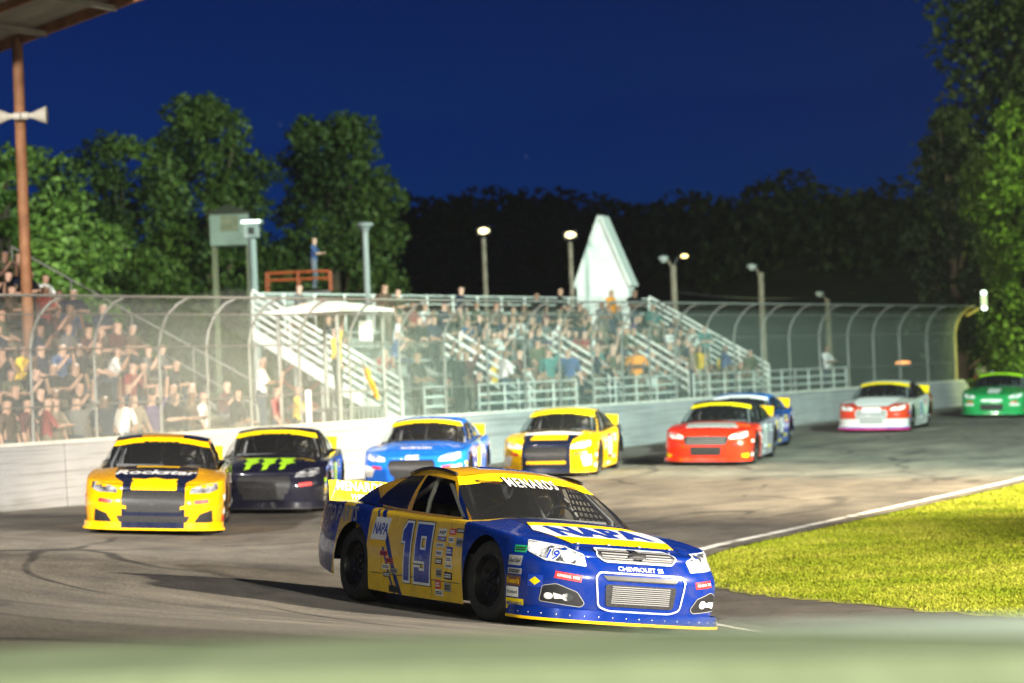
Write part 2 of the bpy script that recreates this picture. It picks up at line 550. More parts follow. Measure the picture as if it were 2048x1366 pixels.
def rivets_mesh():
    m = MB(); acc = 0; last = None
    for o, i_ in SPL:
        if last is not None: acc += (o - last).length
        last = o
        if acc > .115:
            acc = 0; d = (i_ - o).normalized(); q = o + d * .022
            m.ball((q.x, q.y, .135), .0085, 5)
    return m.mesh('rivets', [None], True)
ME_RIV = rivets_mesh()
def chassis_mesh():
    m = MB()
    m.box((-2.3, -.56, .17), (2.15, .56, .70)); m.box((-.93, -.88, .15), (.93, .88, .56))
    m.box((1.82, -.80, .14), (2.2, .80, .55)); m.box((-2.42, -.82, .40), (-1.85, .82, .80))
    return m.mesh('chassis', [None])
ME_CHAS = chassis_mesh()
def cage_mesh():
    m = MB(); r = .022
    for s in (1, -1):
        m.tube([(.66, s*.70, .62), (.62, s*.68, .92), (.10, s*.57, 1.215), (-.55, s*.58, 1.235)], r)
        m.tube([(-.55, s*.66, .58), (-.55, s*.60, 1.0), (-.55, s*.52, 1.235)], r)
        m.tube([(-.55, s*.50, 1.22), (-1.55, s*.50, .80)], r)
        m.tube([(-.2, s*.56, 1.16), (.5, s*.64, .66)], r)
    m.tube([(-.55, -.52, 1.235), (-.55, .52, 1.235)], r); m.tube([(.10, -.50, 1.215), (.10, .50, 1.215)], r)
    m.tube([(.70, .02, .80), (.12, .02, 1.215)], r * 1.15); m.tube([(-.55, .5, 1.2), (-.55, -.6, .62)], r)
    m.tube([(.62, -.62, .90), (.62, .62, .90)], r)
    return m.mesh('roll_cage', [None], 50)
ME_CAGE = cage_mesh()
def seat_mesh():
    m = MB(); M = Matrix.Translation((-.28, .36, .55))
    m.box((-.10, -.24, -.1), (.28, .24, .06), 0, M); m.box((-.20, -.23, 0), (-.08, .23, .50), 0, M)
    m.box((-.18, -.27, .02), (.10, -.20, .40), 0, M); m.box((-.18, .20, .02), (.10, .27, .40), 0, M)
    m.box((-.19, -.13, .48), (-.06, .13, .66), 0, M); m.box((-.15, .13, .5), (.08, .17, .66), 0, M); m.box((-.15, -.17, .5), (.08, -.13, .66), 0, M)
    return m.mesh('seat', [None])
ME_SEAT = seat_mesh()
def dash_mesh():
    m = MB(); m.box((.35, -.66, .58), (.72, .66, .86)); m.ball((.33, .36, .86), .05, 6)
    m.lathe([(-.012, .175), (0, .187), (.012, .175), (0, .163), (-.012, .175)], 20, 'x', (.22, .36, .86))
    return m.mesh('dashboard', [None], 40)
ME_DASH = dash_mesh()
def driver_mesh():
    m = MB()
    m.ball((-.22, .36, 1.06), .135, 9, 0, (1.1, .95, 1.05))
    m.tube([(-.26, .36, .55), (-.27, .36, .78), (-.24, .36, .95)], [.19, .21, .07], 12, 1)
    for s in (-1, 1): m.tube([(-.25, .36 + s*.2, .84), (-.02, .36 + s*.25, .72), (.2, .36 + s*.15, .88)], [.075, .06, .05], 8, 1)
    return m
ME_DRV = driver_mesh()
def net_mesh():
    m = MB()
    for i in range(8):
        u = lerp(.09, .40, i / 7)
        m.tube([Vector(side_pt(u, v, 1)) + Vector((0, -.025, 0)) for v in (.06, .3, .55, .85)], .010, 4)
    for j in range(7):
        v = lerp(.08, .85, j / 6)
        m.tube([Vector(side_pt(u, v, 1)) + Vector((0, -.025, 0)) for u in (.09, .2, .3, .40)], .010, 4)
    return m.mesh('window_net', [None])
ME_NET = net_mesh()
def tyre_mesh():
    prof = [(-.13,.225),(-.145,.25),(-.15,.285),(-.143,.32),(-.12,.343),(-.08,.350),(0,.352),(.08,.350),(.12,.343),(.143,.32),(.15,.285),(.145,.25),(.13,.225)]
    return MB().lathe(prof, 40).mesh('tyre', [None], 40)
def rim_mesh():
    m = MB()
    m.lathe([(.128,.226),(.142,.222),(.145,.213),(.128,.205),(.085,.198),(.055,.15),(.045,.10),(.075,.085),(.078,.05),(.05,.045),(.05,.001)], 32)
    for k in range(5):
        a = 2*pi*k/5; m.lathe([(.045,.014),(.105,.014),(.106,.001)], 8, 'y', (.065*cos(a), 0, .065*sin(a)))
    for k in range(10):
        a = 2*pi*k/10; c = Vector((.165*cos(a), .068, .165*sin(a))); m.ball(c, .022, 5, 1, (1, .25, 1))
    m.lathe([(-.13,.226),(-.13,.001)], 24)
    return m
ME_TYRE = tyre_mesh(); _rm = rim_mesh()

# ---- flat graphics laid on the bodywork
_txt = {}
def text2d(s, h, shear=0, bold=0., space=1., width=None):
    key = (s, shear, bold, space)
    if key not in _txt:
        c = bpy.data.curves.new('t', 'FONT'); c.body = s; c.size = 1; c.shear = shear; c.offset = bold; c.space_character = space
        c.align_x = 'CENTER'; c.resolution_u = 2; c.fill_mode = 'FRONT'
        o = bpy.data.objects.new('t', c); COL.objects.link(o)
        me = o.to_mesh()
        V = [Vector((v.co.x, v.co.y)) for v in me.vertices]; F = [tuple(p.vertices) for p in me.polygons]
        o.to_mesh_clear(); bpy.data.objects.remove(o); bpy.data.curves.remove(c)
        _txt[key] = (V, F)
    V, F = _txt[key]
    # normalise on the un-emboldened glyph height so that outlines stay concentric
    k0 = (s, shear, 0., space)
    if key != k0: text2d(s, h, shear, 0., space)
    V0 = _txt[k0][0]
    y0, y1 = min(v.y for v in V0), max(v.y for v in V0); x0, x1 = min(v.x for v in V0), max(v.x for v in V0)
    k = h / (y1 - y0); kx = k if width is None else width / (x1 - x0)
    cx, cy = (x0 + x1) / 2, (y0 + y1) / 2
    return [((v.x - cx) * kx, (v.y - cy) * k) for v in V], F
def poly2d(pts):
    V = [Vector((x, y, 0)) for x, y in pts]
    return [(x, y) for x, y in pts], [tuple(t) for t in tessellate_polygon([V])]
def rect2d(w, h, cx=0, cy=0): return poly2d([(cx-w/2, cy-h/2), (cx+w/2, cy-h/2), (cx+w/2, cy+h/2), (cx-w/2, cy+h/2)])
def move2d(g, dx=0, dy=0, rot=0, shx=0, shy=0):
    c, s = cos(rot), sin(rot); out = []
    for x, y in g[0]:
        x, y = x + shx * y, y + shy * x
        out.append((x * c - y * s + dx, x * s + y * c + dy))
    return out, g[1]
def join2d(*gs):
    V, F = [], []
    for v, f in gs:
        o = len(V); V += v; F += [tuple(i + o for i in t) for t in f]
    return V, F
def print2d(w, h, seed=0):
    """small print too far away to read: broken bars in two lines"""
    r = random.Random(seed); gs = []
    for yy in (.26, -.26):
        x = -w / 2
        while x < w / 2 - .01:
            k = min(r.uniform(.12, .3) * w, w / 2 - x); gs.append(rect2d(k * .82, h * .34, x + k / 2, yy * h)); x += k
    return join2d(*gs)
def ring2d(pts, w):
    """outline band of a closed polygon, w wide, inside it"""
    n = len(pts); P = [Vector(p) for p in pts]; inn = []
    area = sum(P[i].x * P[(i+1) % n].y - P[(i+1) % n].x * P[i].y for i in range(n))
    sg = 1 if area > 0 else -1
    for i in range(n):
        a, b, c = P[i-1], P[i], P[(i+1) % n]
        d1, d2 = (b - a).normalized(), (c - b).normalized()
        n1, n2 = Vector((-d1.y, d1.x)) * sg, Vector((-d2.y, d2.x)) * sg
        bis = (n1 + n2); bis = bis / max(.3, bis.length_squared) * 2
        inn.append(b + bis * w)
    V = [tuple(p) for p in P] + [tuple(p) for p in inn]
    return V, [(i, (i+1) % n, n + (i+1) % n, n + i) for i in range(n)]
def round2d(pts, r, n=4):
    out = []; P = [Vector(p) for p in pts]; N_ = len(P)
    for i in range(N_):
        a, b, c = P[i-1], P[i], P[(i+1) % N_]
        ra = min(r, (a-b).length*.45, (c-b).length*.45)
        p0, p1 = b + (a-b).normalized()*ra, b + (c-b).normalized()*ra
        for k in range(n + 1):
            t = k / n; q = p0*(1-t)**2 + b*2*t*(1-t) + p1*t*t; out.append((q.x, q.y))
    return out
def stroke2d(path, w, ext=0.):
    P = [Vector(p) for p in path]; P[0] = P[0] + (P[0] - P[1]).normalized() * ext; Lf, Rt = [], []
    for i, p in enumerate(P):
        d0 = (p - P[i-1]).normalized() if i else (P[1] - p).normalized(); d1 = (P[i+1] - p).normalized() if i + 1 < len(P) else d0
        n0, n1 = Vector((-d0.y, d0.x)), Vector((-d1.y, d1.x)); b = (n0 + n1); b = b * (2 / b.length_squared) * (w / 2)
        Lf.append(p + b); Rt.append(p - b)
    k = len(P); return [tuple(v) for v in Lf + Rt], [(i, k + i, k + i + 1, i + 1) for i in range(k - 1)]
def nineteen(h, wd, o):
    one = stroke2d([(.15, 0), (.15, 1)], .22 + 2 * o, o); fl = poly2d([(-.08 - o, .68 - o), (.04 - o, .68 - o), (.04 - o, .98 + o), (-.08 - o, .86 + o)])
    top = poly2d([(.04 - o, 1), (.26 + o, 1), (.26 + o, 1 + o + 1e-4), (.04 - o, 1 + o + 1e-4)])
    nine = move2d(stroke2d([(.10, .25), (.10, .10), (.52, .10), (.52, .90), (.10, .90), (.10, .46), (.42 - o, .46)], .20 + 2 * o, o), .47)
    V, F = join2d(one, fl, top, nine); k = wd / 1.20
    return [((x - .50) * k, (y - .5) * h) for x, y in V], F
def lay(g, frame, off=.003, bvh=None, maxlen=.07, mi=None):
    """project a flat graphic on the body. frame: ('az', degrees) or 'top'"""
    bvh = bvh or BV_BODY
    bm = bmesh.new()
    vs = [bm.verts.new((x, y, 0)) for x, y in g[0]]
    for f in g[1]:
        try: bm.faces.new([vs[i] for i in f])
        except ValueError: pass
    bmesh.ops.remove_doubles(bm, verts=bm.verts, dist=1e-5)
    for _ in range(5):
        es = [e for e in bm.edges if e.calc_length() > maxlen]
        if not es: break
        bmesh.ops.subdivide_edges(bm, edges=es, cuts=1)
        bmesh.ops.triangulate(bm, faces=[f for f in bm.faces if len(f.verts) > 3])
    if frame == 'top': d, r, u = Vector((0,0,-1)), Vector((0,1,0)), Vector((-1,0,0))
    else:
        a = radians(frame[1]); d = Vector((-cos(a), -sin(a), 0)); r = Vector((-sin(a), cos(a), 0)); u = Vector((0,0,1))
    for v in bm.verts:
        o = r * v.co.x + u * v.co.y - d * 6
        loc, nor, i, dist = bvh.ray_cast(o, d)
        if loc is None: loc, nor, i, dist = bvh.find_nearest(o + d * 4.2)
        if nor.dot(d) > 0: nor = -nor
        v.co = loc + nor * off
    me = bpy.data.meshes.new('decal'); bm.to_mesh(me); bm.free()
    return me
def decal(root, name, g, frame, m, off=.003, **k):
    me = lay(g, frame, off, **k); me.materials.append(m); me.name = name
    return link(name, me, root)

# ---- materials of the cars
def paint(name, base, layers=(), rough=.32, coat=1.0, metal=0., dirt=.0):
    """layers: (colour, [(a, b, c, d), ...]) painted where a*x + b*|y| + c*z > d for every term"""
    m = mat(name, base, rough, metal, coat, spec=.12)
    tc = N(m, 'ShaderNodeTexCoord'); sx = N(m, 'ShaderNodeSeparateXYZ'); L(m, tc.outputs['Object'], sx.inputs[0])
    ab = N(m, 'ShaderNodeMath', operation='ABSOLUTE'); L(m, sx.outputs[1], ab.inputs[0])
    cur = None
    for col, terms in layers:
        msk = None
        for a, b, c, d in terms:
            acc = None
            for k, s in ((a, sx.outputs[0]), (b, ab.outputs[0]), (c, sx.outputs[2])):
                if not k: continue
                n = N(m, 'ShaderNodeMath', operation='MULTIPLY_ADD'); n.inputs[1].default_value = k
                L(m, s, n.inputs[0])
                if acc is None: n.inputs[2].default_value = 0
                else: L(m, acc, n.inputs[2])
                acc = n.outputs[0]
            g = N(m, 'ShaderNodeMath', operation='GREATER_THAN'); g.inputs[1].default_value = d; L(m, acc, g.inputs[0])
            if msk is None: msk = g.outputs[0]
            else:
                mm = N(m, 'ShaderNodeMath', operation='MULTIPLY'); L(m, msk, mm.inputs[0]); L(m, g.outputs[0], mm.inputs[1]); msk = mm.outputs[0]
        mx = N(m, 'ShaderNodeMix', data_type='RGBA'); L(m, msk, mx.inputs[0])
        if cur is None: mx.inputs[6].default_value = (*base, 1)
        else: L(m, cur, mx.inputs[6])
        mx.inputs[7].default_value = (*col, 1); cur = mx.outputs[2]
    # road grime low on the panels
    no = N(m, 'ShaderNodeTexNoise'); no.inputs['Scale'].default_value = 7; no.inputs['Detail'].default_value = 8
    L(m, tc.outputs['Object'], no.inputs['Vector'])
    rr = N(m, 'ShaderNodeMapRange'); rr.inputs[1].default_value = .35; rr.inputs[2].default_value = .75
    rr.inputs[3].default_value = rough * .8; rr.inputs[4].default_value = min(1, rough * 1.5); L(m, no.outputs[0], rr.inputs[0])
    L(m, rr.outputs[0], bsdf(m).inputs['Roughness'])
    if dirt:
        dn = N(m, 'ShaderNodeMapRange'); dn.inputs[1].default_value = .48; dn.inputs[2].default_value = .72; dn.inputs[4].default_value = dirt
        L(m, no.outputs[0], dn.inputs[0])
        mx = N(m, 'ShaderNodeMix', data_type='RGBA'); L(m, dn.outputs[0], mx.inputs[0])
        if cur is None: mx.inputs[6].default_value = (*base, 1)
        else: L(m, cur, mx.inputs[6])
        mx.inputs[7].default_value = (.10, .085, .065, 1); cur = mx.outputs[2]
    if cur is not None: L(m, cur, bsdf(m).inputs['Base Color'])
    # slight waviness of hand-hung sheet metal
    wn = N(m, 'ShaderNodeTexNoise'); wn.inputs['Scale'].default_value = 3.5; L(m, tc.outputs['Object'], wn.inputs['Vector'])
    bp = N(m, 'ShaderNodeBump'); bp.inputs['Strength'].default_value = .22; bp.inputs['Distance'].default_value = .02
    L(m, wn.outputs[0], bp.inputs['Height']); L(m, bp.outputs[0], bsdf(m).inputs['Normal'])
    return m
def glass(name, tint, fac=.10, gloss=.03):
    m = bpy.data.materials.new(name); m.use_nodes = True; nt = m.node_tree; nt.nodes.remove(nt.nodes['Principled BSDF'])
    tr = N(m, 'ShaderNodeBsdfTransparent'); tr.inputs[0].default_value = (*tint, 1)
    gl = N(m, 'ShaderNodeBsdfGlossy'); gl.inputs['Roughness'].default_value = gloss
    fr = N(m, 'ShaderNodeFresnel'); fr.inputs[0].default_value = 1.45
    mx = N(m, 'ShaderNodeMixShader'); L(m, fr.outputs[0], mx.inputs[0]); L(m, tr.outputs[0], mx.inputs[1]); L(m, gl.outputs[0], mx.inputs[2])
    df = N(m, 'ShaderNodeBsdfDiffuse'); df.inputs[0].default_value = (.35, .36, .36, 1)      # film of dust
    m2 = N(m, 'ShaderNodeMixShader'); m2.inputs[0].default_value = fac
    L(m, mx.outputs[0], m2.inputs[1]); L(m, df.outputs[0], m2.inputs[2]); L(m, m2.outputs[0], nt.nodes['Material Output'].inputs[0])
    return m
M_BLACK = mat('black_trim', (.012, .012, .014), .45)
M_MATTE = mat('black_interior', (.016, .016, .018), .75)
M_TYRE = noisy('tyre_rubber', (.012, .012, .013), (.028, .026, .025), 14, .75)
M_RIM = mat('black_wheel', (.016, .016, .017), .35, .4)
M_BARE = mat('bare_metal', (.55, .55, .56), .35, .9)
M_CAGE = mat('cage_grey_paint', (.42, .42, .42), .45)
M_YEL = paint('yellow_vinyl', (.90, .52, .0), rough=.5, coat=.2)
M_BAN = paint('banner_yellow', (.86, .64, .005), rough=.6, coat=.0)
for m_ in (M_BAN, M_YEL): bsdf(m_).inputs['Specular IOR Level'].default_value = .15
M_GLASS = glass('windshield_glass', (.68, .71, .73), .03)
M_QGL = glass('quarter_window_plastic', (.84, .87, .88), .05, .05)
M_WHITE = mat('white_vinyl', (.82, .82, .82), .4, 0, .4)
M_DBLUE = mat('blue_vinyl', (.012, .045, .36), .35, 0, .6)
M_RED = mat('red_vinyl', (.62, .02, .02), .4, 0, .4)
M_BRN = mat('brown_vinyl', (.13, .05, .015), .4, 0, .4)
M_CLAW = mat('lime_vinyl', (.45, .85, .02), .4, 0, .3)
M_GREY = mat('grey_vinyl', (.30, .30, .30), .4, 0, .4)
M_GRN = mat('green_vinyl', (.02, .30, .12), .4, 0, .4)
M_DARKG = noisy('grille_mesh', (.008, .008, .009), (.03, .03, .032), 60, .5)
M_CHROME = mat('chrome', (.78, .79, .80), .12, 1)
M_LENS = noisy('lamp_decal', (.05, .055, .06), (.85, .86, .88), 9, .12, lo=.42, hi=.6)
M_LENS2 = noisy('lamp_decal_light', (.3, .31, .32), (.9, .9, .9), 8, .12, lo=.3, hi=.55)
M_HELM = mat('helmet_white', (.5, .5, .5), .25, 0, 1)
M_SUIT = mat('driver_suit', (.03, .04, .10), .8)
ME_RIM = _rm.mesh('rim', [M_RIM, M_BLACK], 40); ME_TYRE.materials.clear(); ME_TYRE.materials.append(M_TYRE)
ME_DRVM = ME_DRV.mesh('driver', [M_HELM, M_SUIT], True)

def inst(name, me, root, m=None):
    o = link(name, me, root)
    if m is not None:
        if not me.materials: me.materials.append(None)
        o.material_slots[0].link = 'OBJECT'; o.material_slots[0].material = m
    return o

def car_matrix(X, Y, heading):
    """heading in degrees measured from facing the camera (-Y), positive turning to +X"""
    a = radians(heading); f = Vector((sin(a), -cos(a), 0)); l = Vector((cos(a), sin(a), 0))
    def P(v): return Vector((v.x, v.y, track_z(v.x, v.y)))
    c = Vector((X, Y, 0)); F_ = (P(c + f * 1.4) - P(c - f * 1.4)).normalized(); L_ = (P(c + l * .8) - P(c - l * .8)).normalized()
    U_ = F_.cross(L_).normalized(); L_ = U_.cross(F_)
    z = (P(c + f * 1.4 + l * .8).z + P(c + f * 1.4 - l * .8).z + P(c - f * 1.4 + l * .8).z + P(c - f * 1.4 - l * .8).z) / 4
    return Matrix(((F_.x, L_.x, U_.x, X), (F_.y, L_.y, U_.y, Y), (F_.z, L_.z, U_.z, z), (0, 0, 0, 1)))

def stock_car(label, X, Y, heading, body, hood=None, roof=None, pill=None, spoil=None, split=None, banner=None, steer=0, dam=None):
    root = empty('stock_car', (0, 0, 0), 0, label, 'race car', 'stock cars racing into the turn')
    root.matrix_world = car_matrix(X, Y, heading)
    inst('body', ME_BODY, root, body)
    inst('hood', ME_HOOD, root, hood or body); inst('deck_lid', ME_DECK, root, body); inst('roof', ME_ROOF, root, roof or body)
    inst('pillars', ME_PILL, root, pill or roof or body); inst('cabin_tub', ME_CAB, root, M_MATTE)
    inst('chassis', ME_CHAS, root, M_MATTE)
    w = inst('windshield', ME_WS, root, M_GLASS); inst('windshield_banner', ME_BAN, w, banner or M_BAN)
    inst('rear_window', ME_RW, root, M_QGL)
    for s in (1, -1): inst('quarter_window', ME_QW[s], root, M_QGL)
    inst('spoiler', ME_SPOIL, root, spoil or M_BAN)
    sp = inst('splitter', ME_SPLIT, root, split or M_BLACK); inst('air_dam', ME_DAM, sp, dam or body); 
    inst('roll_cage', ME_CAGE, root, M_CAGE); inst('seat', ME_SEAT, root, M_BLACK); inst('dashboard', ME_DASH, root, M_MATTE)
    link('driver', ME_DRVM, root); inst('window_net', ME_NET, root, M_BLACK)
    for xw, st in ((XF, steer), (XR, 0)):
        for s in (1, -1):
            e = link('wheel', ME_RIM, root); e.location = (xw, s * .80, .352); e.rotation_euler = (0, random.random() * 6, radians(st) + (0 if s == 1 else pi))
            link('tyre', ME_TYRE, e)
    return root
def mouth(root, upper, lower, mu, ml, ring=None, rw=.014, slats=0):
    if upper:
        g = decal(root, 'grille', poly2d(upper), ('az', 0), mu, .004)
        if ring: decal(g, 'grille_surround', ring2d(upper, rw), ('az', 0), ring, .009)
        if slats:
            zs = [p[1] for p in upper]; ys = max(p[0] for p in upper) * .86
            for k in range(slats):
                z = lerp(min(zs), max(zs), (k + 1) / (slats + 1))
                decal(g, 'grille_bar', rect2d(ys * 2, .008, 0, z), ('az', 0), M_GREY, .008)
    if lower:
        g = decal(root, 'air_intake', poly2d(lower), ('az', 0), ml, .004)
        if ring: decal(g, 'intake_surround', ring2d(lower, rw), ('az', 0), ring, .009)
def both(pts): return [pts, [(-x, z) for x, z in pts][::-1]]
# ================================================================ ground, track, infield
def asphalt_mat():
    m = mat('track_asphalt', (.1, .09, .08), .85)
    uv = N(m, 'ShaderNodeUVMap'); uv.uv_map = 'track'
    def noise(sx, sy, sc, det=6, rough=.6):
        mp = N(m, 'ShaderNodeMapping'); mp.inputs['Scale'].default_value = (sx, sy, 1); L(m, uv.outputs[0], mp.inputs[0])
        n = N(m, 'ShaderNodeTexNoise'); n.inputs['Scale'].default_value = sc; n.inputs['Detail'].default_value = det; n.inputs['Roughness'].default_value = rough
        L(m, mp.outputs[0], n.inputs['Vector']); return n.outputs[0]
    def ramp(src, lo, hi, c0, c1):
        r = N(m, 'ShaderNodeValToRGB'); e = r.color_ramp.elements
        e[0].position, e[1].position = lo, hi; e[0].color, e[1].color = (*c0, 1), (*c1, 1); L(m, src, r.inputs[0]); return r.outputs[0]
    base = ramp(noise(.4, .65, 1.0, 10, .7), .34, .68, (.07, .063, .056), (.235, .21, .165))       # worn aggregate in long streaks
    fine = ramp(noise(1, 1, 24, 7, .85), .30, .72, (.38, .38, .38), (1.5, 1.5, 1.5))
    mx = N(m, 'ShaderNodeMix', data_type='RGBA', blend_type='MULTIPLY'); mx.inputs[0].default_value = 1
    L(m, base, mx.inputs[6]); L(m, fine, mx.inputs[7])
    rub = ramp(noise(.25, .9, 1.2, 8), .50, .68, (0, 0, 0), (.6, .6, .6))                       # rubbered-in groove
    m2 = N(m, 'ShaderNodeMix', data_type='RGBA'); L(m, rub, m2.inputs[0]); L(m, mx.outputs[2], m2.inputs[6]); m2.inputs[7].default_value = (.055, .048, .042, 1)
    # sealed cracks
    mp = N(m, 'ShaderNodeMapping'); mp.inputs['Scale'].default_value = (.16, .42, 1); L(m, uv.outputs[0], mp.inputs[0])
    wn = N(m, 'ShaderNodeTexNoise'); wn.inputs['Scale'].default_value = 1.2; L(m, mp.outputs[0], wn.inputs['Vector'])
    ad = N(m, 'ShaderNodeMix', data_type='VECTOR'); ad.inputs[0].default_value = .35; L(m, mp.outputs[0], ad.inputs[4]); L(m, wn.outputs[1], ad.inputs[5])
    vo = N(m, 'ShaderNodeTexVoronoi', feature='DISTANCE_TO_EDGE'); vo.inputs['Scale'].default_value = 1.6; L(m, ad.outputs[1], vo.inputs['Vector'])
    ck = ramp(vo.outputs[0], .009, .028, (1, 1, 1), (0, 0, 0))
    bk = ramp(noise(.3, .3, 1.1, 3), .38, .56, (0, 0, 0), (.85, .85, .85))
    mm = N(m, 'ShaderNodeMath', operation='MULTIPLY'); L(m, ck, mm.inputs[0]); L(m, bk, mm.inputs[1])
    m3 = N(m, 'ShaderNodeMix', data_type='RGBA'); L(m, mm.outputs[0], m3.inputs[0]); L(m, m2.outputs[2], m3.inputs[6]); m3.inputs[7].default_value = (.02, .018, .017, 1)
    L(m, m3.outputs[2], bsdf(m).inputs['Base Color'])
    bp = N(m, 'ShaderNodeBump'); bp.inputs['Strength'].default_value = .8; bp.inputs['Distance'].default_value = .02
    L(m, noise(1, 1, 22, 5), bp.inputs['Height']); L(m, bp.outputs[0], bsdf(m).inputs['Normal'])
    return m
M_ASPH = asphalt_mat()
def track():
    T = [-.25, 0, .2, .5, 1, 1.5, 2, 3, 4, 5, 6, 7, 8, 9, 10, 11, 12.5, 14, 16, 19]
    V, F, UV = [], [], []
    s = 0; last = None
    for i in range(len(INNER)):
        p, n = inner_frame(i)
        if last is not None: s += (p - last).length
        last = p
        tmax = 14.9 if p.y > 36 else 19
        for t in T:
            t = min(t, tmax + .001 * t); q = p + n * t
            V.append((q.x, q.y, z_in(p.y) + bank(p.y) * rise(t))); UV.append((s, t))
    K = len(T)
    for i in range(len(INNER) - 1):
        for k in range(K - 1): F.append((i*K+k, (i+1)*K+k, (i+1)*K+k+1, i*K+k+1))
    me = bpy.data.meshes.new('track'); me.from_pydata(V, [], F); me.update()
    ul = me.uv_layers.new(name='track')
    for lp in me.loops: ul.data[lp.index].uv = UV[lp.vertex_index]
    me.materials.append(M_ASPH); sharp(me, 60)
    return tag(link('track', me), kind='structure')
track()
def ground():
    xs = [-220, -120, -70, -40, -25, -15, -8, -3, 0, 3, 8, 15, 25, 40, 70, 130, 300]
    ys = [-40, -10, 5, 15, 20, 25, 30, 35, 40, 45, 50, 55, 60, 70, 80, 95, 120, 160, 240, 400, 700]
    V = [(x, y, z_in(y) - .035) for y in ys for x in xs]; n = len(xs)
    F = [(j*n+i, j*n+i+1, (j+1)*n+i+1, (j+1)*n+i) for j in range(len(ys)-1) for i in range(n-1)]
    me = bpy.data.meshes.new('ground'); me.from_pydata(V, [], F); me.update()
    me.materials.append(noisy('dirt_ground', (.045, .038, .030), (.105, .09, .075), 1.3, .95, .6, bscale=14)); sharp(me, 60)
    tag(link('ground', me), kind='structure')
ground()
def strip_line(name, i0, i1, t0, t1, m, wob=.0):
    V, F = [], []
    for i in range(i0, i1 + 1):
        p, n = inner_frame(i)
        for t in (t0, t1):
            t += wob * random.uniform(-1, 1); q = p + n * t; V.append((q.x, q.y, z_in(p.y) + bank(p.y) * rise(t) + .005))
    k = i1 - i0
    F = [(2*j, 2*j+1, 2*j+3, 2*j+2) for j in range(k)]
    me = bpy.data.meshes.new(name); me.from_pydata(V, [], F); me.materials.append(m); sharp(me, 60)
    return tag(link(name, me), kind='structure')
def worn_paint():
    m = noisy('worn_white_paint', (.16, .145, .12), (.78, .76, .70), 3.2, .8, .3, lo=.30, hi=.50, detail=9)
    return m
strip_line('track_edge_line', 0, len(INNER) - 1, .02, .17, worn_paint(), .008)

# infield grass: edge along the straight, tip at turn one, back edge along the apron
_edge = [tuple(INNER[i] - inner_frame(i)[1] * .06) for i in range(0, 71)]
_back = [(2.35, 37.2), (2.12, 35.8), (2.15, 34.6), (2.45, 33.2), (2.95, 32.0), (3.6, 30.8), (4.3, 29.5), (5.1, 28.3), (6.3, 27.0), (8.4, 25.6), (12, 24.2), (18, 23.4), (40, 23), (120, 23)]
_rb = random.Random(12)
_edge += [(p.x + (_rb.gauss(0, .05) if p.x < 15 else 0), p.y + (_rb.gauss(0, .05) if p.x < 15 else 0)) for p in catmull(_back, 7)]
def in_poly(x, y, P):
    c = False; j = len(P) - 1
    for i in range(len(P)):
        xi, yi = P[i]; xj, yj = P[j]
        if (yi > y) != (yj > y) and x < (xj - xi) * (y - yi) / (yj - yi) + xi: c = not c
        j = i
    return c
GRASS = _edge
def lawn():
    g = poly2d(GRASS); bm = bmesh.new()
    vs = [bm.verts.new((x, y, 0)) for x, y in g[0]]
    for f in g[1]: bm.faces.new([vs[i] for i in f])
    for _ in range(7):
        es = [e for e in bm.edges if e.calc_length() > 2.5 and min(e.verts[0].co.y, e.verts[1].co.y) < 90]
        if not es: break
        bmesh.ops.subdivide_edges(bm, edges=es, cuts=1); bmesh.ops.triangulate(bm, faces=[f for f in bm.faces if len(f.verts) > 3])
    for v in bm.verts: v.co.z = z_in(v.co.y) - .029
    me = bpy.data.meshes.new('infield_turf'); bm.to_mesh(me); bm.free()
    me.materials.append(noisy('turf_soil', (.16, .17, .02), (.25, .24, .03), 2.2, .95, .5, bscale=20)); sharp(me, 60)
    tag(link('infield_turf', me), kind='structure')
lawn()
def grass_mat():
    m = mat('grass_blades', (.2, .25, .04), .9, spec=.1)
    gi = N(m, 'ShaderNodeNewGeometry'); tc = N(m, 'ShaderNodeTexCoord')
    no = N(m, 'ShaderNodeTexNoise'); no.inputs['Scale'].default_value = .8; no.inputs['Detail'].default_value = 7; L(m, tc.outputs['Object'], no.inputs['Vector'])
    ad = N(m, 'ShaderNodeMath', operation='MULTIPLY_ADD'); ad.inputs[1].default_value = .28; L(m, gi.outputs['Random Per Island'], ad.inputs[0]); 
    sub = N(m, 'ShaderNodeMath', operation='SUBTRACT'); L(m, no.outputs[0], sub.inputs[0]); sub.inputs[1].default_value = .12; L(m, sub.outputs[0], ad.inputs[2])
    r = N(m, 'ShaderNodeValToRGB'); e = r.color_ramp.elements
    e[0].position, e[0].color = .15, (.08, .14, .010, 1); e[1].position, e[1].color = .85, (.42, .40, .06, 1)
    k = e.new(.45); k.color = (.215, .26, .012, 1)
    L(m, ad.outputs[0], r.inputs[0]); L(m, r.outputs[0], bsdf(m).inputs['Base Color'])
    bsdf(m).inputs['Subsurface Weight'].default_value = 0
    return m
M_GRASS = grass_mat()
